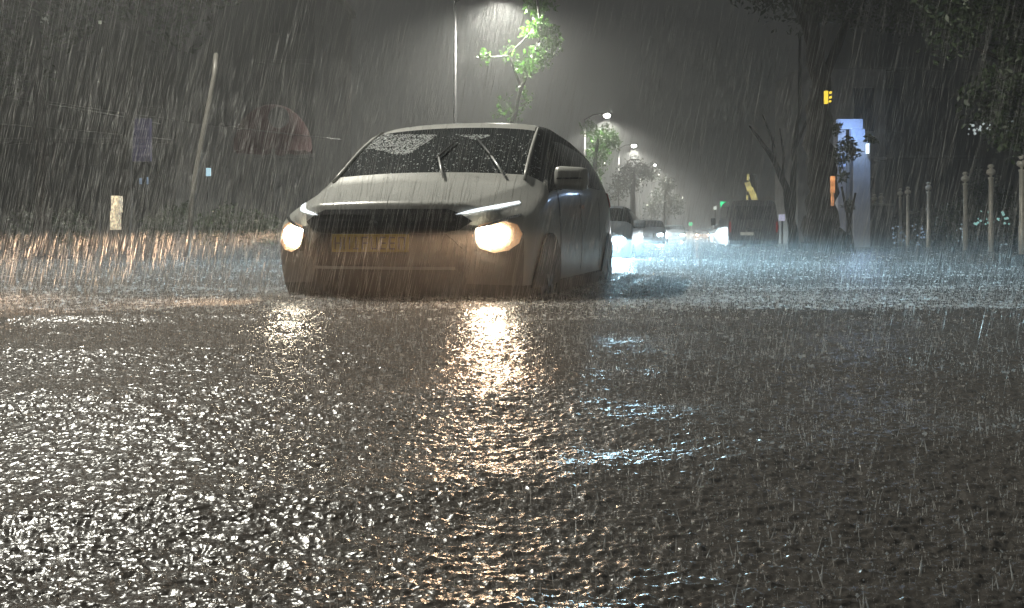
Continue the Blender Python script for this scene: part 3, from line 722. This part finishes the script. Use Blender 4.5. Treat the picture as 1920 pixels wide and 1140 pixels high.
cab = empty('utility_cabinet', P(1647, HZ, 38).to_tuple()[:2] + (GZ,), .1, 'dark square cabinet standing left of the slim posts', 'cabinet')
b = bmesh.new(); box(b, (0, 0, .95), (1.0, .6, 1.9), bev=.03); bm_obj('cabinet_body', b, M['plasterdark'], cab)
b = bmesh.new(); box(b, (0, 0, 1.92), (1.1, .7, .07), bev=.02); bm_obj('cabinet_lid', b, M['concrete'], cab)
b = bmesh.new(); box(b, (0, -.31, .95), (.86, .03, 1.5), bev=.008); bm_obj('cabinet_door', b, M['dark'], cab)
for i, (a, q) in enumerate((((1578, 350), (1606, 478)), ((1604, 362), (1578, 478)))):
    b = bmesh.new(); p0 = P(*q, 24); p1 = P(*a, 24.4); tube(b, [Vector((p0.x, p0.y, GZ)), p1], [.035, .03], 8)
    o = bm_obj('tree_stake', b, M['bark']); tag(o, ['long dark stake leaning from upper left to lower right beside the thick trunk', 'thin dark stake crossing behind the long one beside the thick trunk'][i], 'tree stake', 'stakes propping the thick trunk')
# van
van = empty('parked_van', (P(1413, HZ, 36).x, 36, GZ), -math.radians(6), 'dark boxy van standing in the flood, seen from behind', 'van')
def loft_box(secs):
    b = bmesh.new(); rings = []
    for y, wb, wt, z0, z1, r in secs:
        ring = []
        pts = [(-wb, z0), (-wb - .02, z0 + (z1 - z0) * .4), (-wt, z1 - r), (-wt + r, z1), (wt - r, z1), (wt, z1 - r), (wb + .02, z0 + (z1 - z0) * .4), (wb, z0)]
        for x, z in pts: ring.append(b.verts.new((x, y, z)))
        rings.append(ring)
    for i in range(len(rings) - 1):
        for k in range(8): b.faces.new((rings[i][k], rings[i][(k + 1) % 8], rings[i + 1][(k + 1) % 8], rings[i + 1][k]))
    b.faces.new(rings[0][::-1]); b.faces.new(rings[-1]); bmesh.ops.recalc_face_normals(b, faces=b.faces[:])
    return b
vp = mat('dark_van_paint', (.07, .07, .072), .3, .2, noise=.1, coat=.5, bump=.04, bscale=60)
b = loft_box([(0, .93, .78, .35, 1.98, .12), (.10, .96, .83, .30, 2.05, .12), (3.2, .96, .84, .30, 2.06, .12), (3.9, .95, .78, .30, 1.75, .10), (4.3, .94, .80, .30, 1.10, .08), (5.0, .88, .76, .35, .85, .08)])
bmesh.ops.bevel(b, geom=[e for e in b.edges if e.calc_face_angle(0) > .5], offset=.03, segments=2, affect='EDGES'); bm_obj('body', b, vp, van, False)
for nm, c, s_, m in (('rear_window', (0, -.0, 1.55), (1.36, .04, .52), M['pane']), ('rear_bumper', (0, -.06, .42), (1.86, .2, .2), M['black']), ('tail_lamp', (.88, .0, 1.0), (.08, .06, .42), red_lens), ('tail_lamp', (-.88, .0, 1.0), (.08, .06, .42), red_lens),
                     ('number_plate', (-.25, -.02, .74), (.5, .03, .12), mat('pale_plate', (.6, .6, .55), .4, noise=.1)), ('tailgate_handle', (0, -.03, .92), (.6, .03, .06), M['chrome']),
                     ('side_mirror', (-1.13, 3.7, 1.25), (.2, .12, .32), M['black']), ('side_mirror', (1.13, 3.7, 1.25), (.2, .12, .32), M['black']),
                     ('side_window', (-.895, 1.9, 1.6), (.03, 2.4, .42), M['pane']), ('side_window', (.895, 1.9, 1.6), (.03, 2.4, .42), M['pane'])):
    b = bmesh.new(); box(b, c, s_, bev=min(s_) * .3, ry=(.12 if nm == 'side_window' and c[0] > 0 else -.12 if nm == 'side_window' else 0) * -1); bm_obj(nm, b, m, van)
for x in (-.85, .85):
    for y in (.9, 3.9): wheel(van, x, y, .34, .2)
# illuminated things
def emat(n, c, e, rough=.4, noise=.0, scale=6):
    m = mat(n, tuple(q * .5 for q in c), rough, emit=c, es=e)
    if noise:
        nn = m.node_tree.nodes; l = m.node_tree.links; t = nn.new('ShaderNodeTexCoord'); x = nn.new('ShaderNodeTexNoise'); x.inputs['Scale'].default_value = scale; x.inputs['Detail'].default_value = 3
        r = nn.new('ShaderNodeValToRGB'); r.color_ramp.elements[0].position = .42; r.color_ramp.elements[1].position = .62
        r.color_ramp.elements[0].color = tuple(q * (1 - noise) for q in c) + (1,); r.color_ramp.elements[1].color = (*c, 1)
        l.new(t.outputs['Object'], x.inputs['Vector']); l.new(x.outputs['Fac'], r.inputs['Fac']); l.new(r.outputs['Color'], nn['Principled BSDF'].inputs['Emission Color'])
    return m
def pxbox(name, u0, v0, u1, v1, d, depth, m, parent=None, bev=.01, origin=None, slant=0):
    a = P(u0, v0, d); c = P(u1, v1, d); b = bmesh.new(); cc = (a + c) / 2; cc.y += depth / 2
    if origin is not None: cc = cc - Vector(origin)
    box(b, cc, (abs(c.x - a.x), depth, abs(a.z - c.z)), bev=bev, ry=slant); return bm_obj(name, b, m, parent)
def lit(name, label, cat, pieces, d, m, depth=.1, hang=None, group=None, framem=None):
    """a lit sign made of a dark mounting frame and glowing pieces"""
    us = [p[0] for p in pieces] + [p[2] for p in pieces]; vs = [p[1] for p in pieces] + [p[3] for p in pieces]
    o_ = P((min(us) + max(us)) / 2, max(vs), d); r = empty(name, o_, 0, label, cat, group)
    for p in pieces: pxbox('lit_panel', p[0], p[1], p[2], p[3], d, depth, m, r, bev=.008, origin=o_, slant=p[4] if len(p) > 4 else 0)
    pxbox('mounting', min(us) + 1, min(vs) + 1, max(us) - 1, max(vs) - 1, d + depth + .005, .04, M['dark'], r, bev=.004, origin=o_)
    if hang: 
        b = bmesh.new(); q = P((min(us) + max(us)) / 2, min(vs), d + depth + .06) - o_; tube(b, [Vector((q.x, q.y, GZ - o_.z)), q], .05, 8); bm_obj('mast', b, M['dark'], r)
    return r
lit('neon_sign', 'small bright yellow neon sign high on the thick tree trunk', 'sign', [(1547, 170, 1553, 194), (1557, 171, 1560, 175), (1557, 180, 1560, 184), (1556, 188, 1559, 191)], 24.2, emat('yellow_neon', (1, .72, .06), 1.3))
lit('light_strip', 'vertical orange light strip on the right edge of the thick trunk', 'light', [(1559, 330, 1566, 362), (1560, 360, 1564, 386)], 24.1, emat('orange_strip', (1, .42, .16), 1.1, noise=.8, scale=5))
lit('slanted_sign', 'yellow glowing slanted sign rising behind the dark van', 'sign', [(1401, 326, 1405, 338), (1399, 341, 1409, 358, -.35), (1405, 352, 1415, 368, -.35), (1409, 360, 1420, 384, -.3), (1400, 366, 1403, 375)], 62, emat('yellow_glow', (1, .88, .35), .75, noise=.5, scale=2), hang=True)
lit('glow_column', 'mottled pale yellow glowing column at the left roadside', 'light', [(208, 367, 223, 398), (206, 396, 220, 431)], 14, emat('post_glow', (1, .84, .58), .95, noise=.85, scale=22), depth=.15)  # pale post with its light put into the material as a mottled glow
lit('traffic_light', 'larger green traffic light left of the van', 'traffic light', [(1351, 378, 1361, 388)], 90, emat('green_signal', (.02, 1, .35), 1.6), hang=True, group='green traffic lights over the road')
lit('traffic_light', 'smaller and farther green traffic light above the orange headlights', 'traffic light', [(1292, 417, 1298, 423)], 150, emat('green_signal', (.02, 1, .35), 1.2), hang=True, group='green traffic lights over the road')
lit('wall_light', 'tiny white light just left of the larger green traffic light', 'light', [(1338, 387, 1344, 393)], 95, emat('white_dot', (.9, 1, .9), 1.0), hang=True)
lit('shop_light', 'pale violet shop light between the van and the slim forked tree', 'light', [(1461, 402, 1472, 414)], 45, emat('violet_glow', (.75, .75, 1), .6), hang=True)
gate = empty('gate_tower', P(1600, HZ, 34).to_tuple()[:2] + (GZ,), 0, 'pale gate tower lit blue with a bracket shaped sign on top', 'gate')
O_ = gate.location
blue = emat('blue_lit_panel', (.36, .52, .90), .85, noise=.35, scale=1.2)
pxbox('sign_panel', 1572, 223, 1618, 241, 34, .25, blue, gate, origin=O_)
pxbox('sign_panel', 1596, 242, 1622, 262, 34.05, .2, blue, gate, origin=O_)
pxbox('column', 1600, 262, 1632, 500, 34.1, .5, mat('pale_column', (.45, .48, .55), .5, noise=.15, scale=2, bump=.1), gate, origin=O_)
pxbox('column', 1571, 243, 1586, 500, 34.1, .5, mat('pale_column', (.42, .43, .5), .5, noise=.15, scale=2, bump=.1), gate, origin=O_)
pxbox('gate_leaf', 1587, 262, 1599, 500, 34.5, .1, M['plaster'], gate, origin=O_)
pxbox('sign_panel', 1573, 290, 1586, 312, 34.0, .08, blue, gate, origin=O_)
tube_m = emat('white_tube', (.8, .92, 1), 2.0)
pxbox('tube_lamp', 1625, 269, 1630, 288, 33.8, .1, tube_m, gate, origin=O_)
lamp('lamp_light', P(1612, 258, 33.2) - O_, 70, (.45, .65, 1), parent=gate, radius=.1)
# buildings
def building(name, label, u0, u1, vt, d, depth, wallm, floors, cols, rz=0, litw=(), roof=True):
    a = P(u0, HZ, d); c = P(u1, vt, d); H = c.z - GZ; w = c.x - a.x
    o_ = Vector(((a.x + c.x) / 2, d, GZ)); r = empty(name, o_, rz, label, 'building')
    b = bmesh.new(); box(b, (0, depth / 2, H / 2), (w, depth, H)); bm_obj('wall', b, wallm, r)
    if roof: b = bmesh.new(); box(b, (0, depth / 2, H + .15), (w + .5, depth + .5, .3), bev=.04); bm_obj('roof', b, M['concrete'], r)
    fh = H / floors
    for f in range(floors):
        for k in range(cols):
            ww, wh = w / cols * .5, fh * .5; x = -w / 2 + (k + .5) * w / cols; z = (f + .55) * fh
            b = bmesh.new(); 
            for sx in (-1, 1): box(b, (x + sx * ww / 2, -.03, z), (.07, .1, wh + .07))
            for sz in (-1, 1): box(b, (x, -.031, z + sz * wh / 2), (ww - .07, .1, .07))
            box(b, (x, -.03, z), (.05, .08, wh - .07))
            fr = bm_obj('window', b, M['plasterdark'] if wallm == M['plasterdark'] else M['plaster'], r)
            b = bmesh.new(); box(b, (x, -.012, z), (ww - .05, .03, wh - .05)); bm_obj('pane', b, litw.get((f, k), M['pane']) if litw else M['pane'], fr)
        if f: b = bmesh.new(); box(b, (0, -.08, f * fh), (w, .16, .18), bev=.02); bm_obj('ledge', b, wallm, r)
    return r
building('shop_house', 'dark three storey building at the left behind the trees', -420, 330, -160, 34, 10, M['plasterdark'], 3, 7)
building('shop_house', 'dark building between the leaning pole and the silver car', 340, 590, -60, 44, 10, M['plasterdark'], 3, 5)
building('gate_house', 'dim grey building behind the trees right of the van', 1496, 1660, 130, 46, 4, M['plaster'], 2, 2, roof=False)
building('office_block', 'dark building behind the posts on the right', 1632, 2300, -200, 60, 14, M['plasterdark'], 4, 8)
lit('lit_window', 'small pale blue light right of the leaning pole', 'light', [(386, 315, 394, 330)], 33, emat('blue_window', (.55, .85, 1), .9), hang=True)
lit('lit_window', 'small double blue light under the striped dark blue sign', 'light', [(261, 334, 267, 345), (269, 332, 276, 345)], 26, emat('blue_window', (.4, .6, .9), .5, noise=.5, scale=12), hang=True)
lit('lit_window', 'dim grey white light near the top left corner', 'light', [(70, 25, 88, 44)], 30, emat('grey_light', (.55, .6, .5), .32, noise=.7, scale=6), hang=True)
lit('lit_window', 'thin dim light right of the one in the top left corner', 'light', [(184, 33, 188, 44)], 30, emat('grey_light', (.7, .75, .6), .4), hang=True)
bs = empty('shop_sign', P(262, 300, 24), 0, 'dark blue striped sign hanging over the left pavement', 'sign')
pxbox('panel', 244, 222, 281, 302, 24, .15, emat('dim_blue', (.10, .09, .22), .22, noise=.4, scale=3), bs, origin=bs.location)
for v_ in (240, 256, 272, 288): pxbox('stripe', 247, v_, 278, v_ + 4, 23.96, .03, emat('dim_stripe', (.2, .18, .3), .25), bs, origin=bs.location, bev=.002)
b = bmesh.new(); tube(b, [(0, .3, GZ - bs.location.z), (0, .3, 1.1)], .06, 8); bm_obj('mast', b, M['dark'], bs)
# red canopy with a pale disc, a faint glow put into both materials
rc = empty('red_canopy', P(512, 280, 27), 0, 'faint red umbrella shaped canopy with a pale round disc, left above the silver car', 'canopy')
b = bmesh.new(); bmesh.ops.create_uvsphere(b, u_segments=28, v_segments=14, radius=1)
bmesh.ops.bisect_plane(b, geom=b.verts[:] + b.edges[:] + b.faces[:], plane_co=(0, 0, 0), plane_no=(0, 0, 1), clear_inner=True)
for v in b.verts:
    v.co = Vector((v.co.x * 1.12, v.co.y * .9, v.co.z * 1.30)); 
    if v.co.z < .02: v.co.z -= .12 * abs(math.sin(7 * math.atan2(v.co.y, v.co.x)))
bmesh.ops.solidify(b, geom=b.faces[:], thickness=.02)
bm_obj('canopy_cloth', b, emat('red_cloth_glow', (.05, .001, .002), .22, rough=1.0, noise=.4, scale=2), rc, True)
b = bmesh.new(); lathe(b, [(.01, 0), (.28, 0), (.30, .02), (.28, .04), (.01, .04)], n=24); bmesh.ops.rotate(b, cent=(0, 0, 0), matrix=Matrix.Rotation(math.pi / 2, 3, 'X'), verts=b.verts)
bmesh.ops.translate(b, vec=(.42, -1.0, .8), verts=b.verts); bm_obj('disc', b, emat('pale_disc_glow', (.05, .05, .045), .45), rc)
b = bmesh.new(); tube(b, [(0, 0, GZ - rc.location.z), (0, 0, 1.2)], .05, 8); bm_obj('mast', b, M['dark'], rc)
# leaning pole and cables on the left
b = bmesh.new(); tube(b, [P(350, 470, 15) * 1 + Vector((0, 0, -.1)), P(366, 330, 15), P(402, 140, 15), P(405, 100, 15)], [.05, .045, .04, .035], 10)
o = bm_obj('leaning_pole', b, mat('pale_pole', (.12, .115, .10), .4, noise=.2), smooth=True); tag(o, 'pale bare pole leaning to the right at the left of the photo', 'pole')
for i, (a, m_, c) in enumerate((((-60, 176), (120, 196), (300, 232)), ((-60, 228), (110, 240), (320, 262)), ((-60, 166), (260, 222), (640, 262)))):
    b = bmesh.new(); A = P(*a, 20); B = P(*m_, 22); C = P(*c, 25)
    pts = [A.lerp(B, t).lerp(B.lerp(C, t), t) for t in np.linspace(0, 1, 14)]; tube(b, pts, .014, 6)
    o = bm_obj('cable', b, M['cable'], smooth=True); tag(o, ['upper cable crossing the left edge behind the rain', 'lower cable crossing the left edge behind the rain', 'longest cable running from the left edge towards the red canopy'][i], 'cable', 'overhead cables at the left')
# sparkles in the hedges, made as small glowing dots along thin wires
def sparkle_string(label, pts, d, c, e, r=.02):
    o_ = P(*pts[0], d); root = empty('sparkle_string', o_, 0, label, 'string lights', 'sparkles in the hedges at the right'); Q = [P(u, v, d + random.uniform(-.2, .2)) - o_ for u, v in pts]  # sparkles only: small glowing dots along a thin wire
    b = bmesh.new(); tube(b, Q, .005, 4); bm_obj('wire', b, M['cable'], root)
    gm = emat('dot_glow', c, e)
    for q in Q:
        for _ in range(3):
            t = bmesh.new(); bmesh.ops.create_icosphere(t, subdivisions=1, radius=r * random.uniform(.8, 2.2)); bmesh.ops.translate(t, vec=q + Vector([random.uniform(-.12, .12) for _ in range(3)]), verts=t.verts)
            bm_obj('glow_dot', t, gm, root)
sparkle_string('white sparkles hanging high in the dark tree at the upper right', [(1820, 246), (1826, 240), (1832, 242), (1840, 238), (1846, 234), (1852, 238)], 30, (.85, .95, .95), .55, .026)
sparkle_string('short row of dim sparkles right of the high white ones', [(1880, 240), (1888, 236), (1900, 232)], 30, (.6, .7, .7), .35)
sparkle_string('teal sparkles behind the second nearest post', [(1828, 416), (1838, 412), (1848, 404), (1856, 412), (1870, 408), (1882, 402), (1892, 414)], 26, (.5, .95, .9), .5, .02)
sparkle_string('blue glitter between the cabinet and the close pair of posts', [(1675, 430), (1678, 445), (1674, 458), (1690, 428), (1695, 440), (1692, 455)], 36, (.45, .6, .8), .5, .02)
sparkle_string('blue glitter between the close pair and the lone post', [(1716, 425), (1722, 440), (1728, 425), (1732, 445), (1735, 430), (1722, 455)], 33, (.4, .55, .75), .5, .02)
sparkle_string('blue glitter left of the third nearest post', [(1797, 424), (1800, 434), (1796, 450), (1884, 455), (1880, 464)], 30, (.5, .65, .75), .45, .018)
# dark root lump at the right edge
b = bmesh.new(); bmesh.ops.create_icosphere(b, subdivisions=3, radius=.5)
for v in b.verts: v.co *= 1 + .25 * math.sin(v.co.x * 9 + v.co.y * 5) * math.cos(v.co.z * 8)
bmesh.ops.scale(b, vec=(.6, .5, .35), verts=b.verts); bmesh.ops.translate(b, vec=P(1935, 502, 13.5), verts=b.verts)
o = bm_obj('boulder', b, M['bark'], smooth=True); tag(o, 'dark wet boulder in the water at the right edge', 'boulder')

# ------------------------------------------------------------------ rain and splashes
drop2 = mat('falling_rain', (.62, .62, .60), .25, noise=.03, transl=.5)
def streaks(name, label, n, lo, hi, ln, rad):
    lo = np.array(lo); hi = np.array(hi); p = lo + (hi - lo) * RNG.random((n, 3))
    L = ln[0] + (ln[1] - ln[0]) * RNG.random(n) ** 1.5
    dirv = np.stack([(.20 + .035 * RNG.normal(size=n)), .04 * RNG.normal(size=n), np.ones(n)], 1); dirv /= np.linalg.norm(dirv, axis=1)[:, None]
    top = p + dirv * L[:, None]; mid = p + dirv * (L * .35)[:, None]; r = rad * (.5 + RNG.random(n))
    r = r * np.clip(p[:, 1] / 4, .35, 1.8)**.7 * np.where((p[:, 0] > .5) & (p[:, 1] > 4), .6, 1)
    V = np.empty((n, 5, 3)); V[:, 0] = p; V[:, 4] = top
    for k in range(3):
        a = k * 2.0944; V[:, 1 + k] = mid + np.stack([np.cos(a) * r, np.sin(a) * r, 0 * r], 1)
    base = np.arange(n)[:, None] * 5
    f = np.concatenate([base + np.array([[0, 2, 1]]), base + [[0, 3, 2]], base + [[0, 1, 3]], base + [[4, 1, 2]], base + [[4, 2, 3]], base + [[4, 3, 1]]], 0)
    o = np_mesh(name, V.reshape(-1, 3), f, drop2); tag(o, label, 'rain', kind='stuff'); return o
streaks('rain', 'dense slanting rain low over the flood around the headlights', 26000, (-4.8, 2.0, 0), (4.8, 12, 1.9), (.10, .36), .00052)
streaks('rain', 'slanting rain high in the air over the street', 12000, (-13, 3.6, 1.5), (13, 34, 9), (.25, .80), .0005)

streaks('rain', 'thick curtain of rain and rebounding spray just above the water', 16000, (-5.5, 3.2, 0), (5.5, 10.5, .62), (.05, .20), .00058)
def splashes(name, label, pos, size, m, jets=.62):
    """crowns (flared rings of water) and single jets topped by a bead, standing on the water"""
    n = len(pos); x, y = pos[:, 0], pos[:, 1]; z = h_low(x, y) - .002
    kind = RNG.random(n) < jets; Vs = []; Fs = []; off = 0
    # jets
    j = np.where(kind)[0]; nj = len(j); h = size[j] * (.8 + 2.2 * RNG.random(nj) ** 2.5); r = size[j] * (.10 + .12 * RNG.random(nj)); lean = RNG.normal(size=(nj, 2)) * .25
    V = np.empty((nj, 5, 3))
    for k in range(4):
        a = k * math.pi / 2; V[:, k, 0] = x[j] + np.cos(a) * r; V[:, k, 1] = y[j] + np.sin(a) * r; V[:, k, 2] = z[j] - .004
    V[:, 4, 0] = x[j] + lean[:, 0] * h; V[:, 4, 1] = y[j] + lean[:, 1] * h; V[:, 4, 2] = z[j] + h
    b = np.arange(nj)[:, None] * 5; Vs.append(V.reshape(-1, 3)); Fs.append(np.concatenate([b + [[k, (k + 1) % 4, 4]] for k in range(4)])); off += nj * 5
    # beads thrown up
    V = np.empty((nj, 6, 3)); c = np.stack([x[j] + lean[:, 0] * h * 1.3, y[j] + lean[:, 1] * h * 1.3, z[j] + h * 1.25], 1); rb = size[j] * (.10 + .16 * RNG.random(nj))
    for k, dv in enumerate(((1, 0, 0), (0, 1, 0), (-1, 0, 0), (0, -1, 0), (0, 0, 1), (0, 0, -1))): V[:, k] = c + np.array(dv) * rb[:, None]
    b = np.arange(nj)[:, None] * 6 + off; Vs.append(V.reshape(-1, 3)); Fs.append(np.concatenate([b + [[k, (k + 1) % 4, 4]] for k in range(4)] + [b + [[(k + 1) % 4, k, 5]] for k in range(4)])); off += nj * 6
    # crowns
    j = np.where(~kind)[0]; nj = len(j); r0 = size[j] * (.4 + .6 * RNG.random(nj)); hc = size[j] * (.3 + .6 * RNG.random(nj)); ph = RNG.random(nj) * 6.28; K = 7
    V = np.empty((nj, 2 * K, 3))
    for k in range(K):
        a = ph + k * 2 * math.pi / K; jit = .6 + .8 * RNG.random(nj)
        V[:, k, 0] = x[j] + np.cos(a) * r0 * .8; V[:, k, 1] = y[j] + np.sin(a) * r0 * .8; V[:, k, 2] = z[j] - .003
        V[:, K + k, 0] = x[j] + np.cos(a) * r0 * 1.2; V[:, K + k, 1] = y[j] + np.sin(a) * r0 * 1.2; V[:, K + k, 2] = z[j] + hc * jit
    b = np.arange(nj)[:, None] * 2 * K + off
    q = np.concatenate([b + [[k, (k + 1) % K, K + (k + 1) % K]] for k in range(K)] + [b + [[k, K + (k + 1) % K, K + k]] for k in range(0, K, 2)]); Vs.append(V.reshape(-1, 3)); Fs.append(q)
    o = np_mesh(name, np.concatenate(Vs), np.concatenate(Fs), m); tag(o, label, 'splashes', kind='stuff'); return o
spl = mat('splash_water', (.70, .70, .69), .12, noise=.05, transl=.45)
splc = mat('clear_splash_water', (.62, .62, .60), .10, noise=.05, transl=.4, transp=.5)
def fan(n, d0, d1, pw):
    """positions spread over a wide fan of water in front of the camera; pw 2 = even per square metre"""
    t = RNG.random(n); d = (d0 ** pw + (d1 ** pw - d0 ** pw) * t) ** (1 / pw) if pw else d0 * (d1 / d0) ** t
    a = (RNG.random(n) - .5) * 1.5
    return np.stack([d * np.tan(a) * .85, d], 1)
pn = fan(34000, .88, 5.2, 0); keep = ~((np.abs(pn[:, 0] + .9) < .95) & (pn[:, 1] > 5.6))
splashes('rain_splashes', 'splash crowns and jets on the near flood water', pn, .0052 * np.clip(pn[:, 1] / 2, .55, 1.8) * (.5 + RNG.random(len(pn))), splc, jets=.8)
pj = fan(4500, 1.1, 5.4, .4)
splashes('rain_splashes', 'taller jets thrown up by the heaviest drops on the near water', pj, .009 * (.6 + .8 * RNG.random(len(pj))), splc, jets=.995)
pm = fan(42000, 4.9, 17, .3)
loc = (pm - [car.location.x, car.location.y]) @ np.array([[math.cos(CAR_YAW), math.sin(CAR_YAW)], [-math.sin(CAR_YAW), math.cos(CAR_YAW)]])
pc = []
for k in range(9000):                      # spray where rain and wake break against the silver car
    t = random.random(); e = abs(random.gauss(0, .05)); 
    if t < .45: a, c = random.uniform(-.9, .9), -e + .33 * (abs(0)) 
    elif t < .9: a, c = (.92 + e) * random.choice((-1, 1)), random.uniform(.2, 4.3)
    else: a, c = random.uniform(-1.2, 1.2), -e * 4
    if t < .45 or t >= .9: c += .05 + .34 * (min(abs(a), .9) / .88) ** 2.6
    pc.append((car.location.x + a * math.cos(CAR_YAW) + c * math.sin(CAR_YAW), car.location.y - a * math.sin(CAR_YAW) + c * math.cos(CAR_YAW)))
pc = np.array(pc); splashes('car_spray', 'spray breaking along the waterline of the silver car', pc, .009 * (.4 + 1.4 * RNG.random(len(pc)) ** 2), splc, jets=.8)
pm = pm[~((np.abs(loc[:, 0]) < .9) & (loc[:, 1] > 0) & (loc[:, 1] < 4.4))]
splashes('rain_splashes', 'splashes on the water beyond the wave by the silver car', pm, .0085 * (.5 + RNG.random(len(pm))), spl)
pb = fan(30000, 5.15, 8.2, 1)
lb = (pb - [car.location.x, car.location.y]) @ np.array([[math.cos(CAR_YAW), math.sin(CAR_YAW)], [-math.sin(CAR_YAW), math.cos(CAR_YAW)]])
pb = pb[~((np.abs(lb[:, 0]) < .95) & (lb[:, 1] > -.05) & (lb[:, 1] < 4.4))]
splashes('rain_splashes', 'bright crowd of splashes on the water just behind the wave', pb, .010 * (.4 + RNG.random(len(pb))), spl, jets=.8)
pf = fan(14000, 16, 60, 1.2)
splashes('rain_splashes', 'splashes on the distant flooded road', pf, .02 * (.5 + RNG.random(len(pf))), spl)

# ------------------------------------------------------------------ rain haze
b = bmesh.new(); box(b, (0, 0, 14), (820, 820, 31)); hm = bpy.data.materials.new('rain_haze'); hm.use_nodes = True
n = hm.node_tree.nodes; l = hm.node_tree.links; n.remove(n['Principled BSDF']); vo = n.new('ShaderNodeVolumePrincipled')
vo.inputs['Color'].default_value = (.90, .92, .92, 1); vo.inputs['Density'].default_value = HAZE_DENSITY; vo.inputs['Anisotropy'].default_value = .6
l.new(vo.outputs[0], n['Material Output'].inputs['Volume'])
hz = bm_obj('haze', b, hm); tag(hz, 'even pale rain haze filling the street', 'haze', kind='stuff')
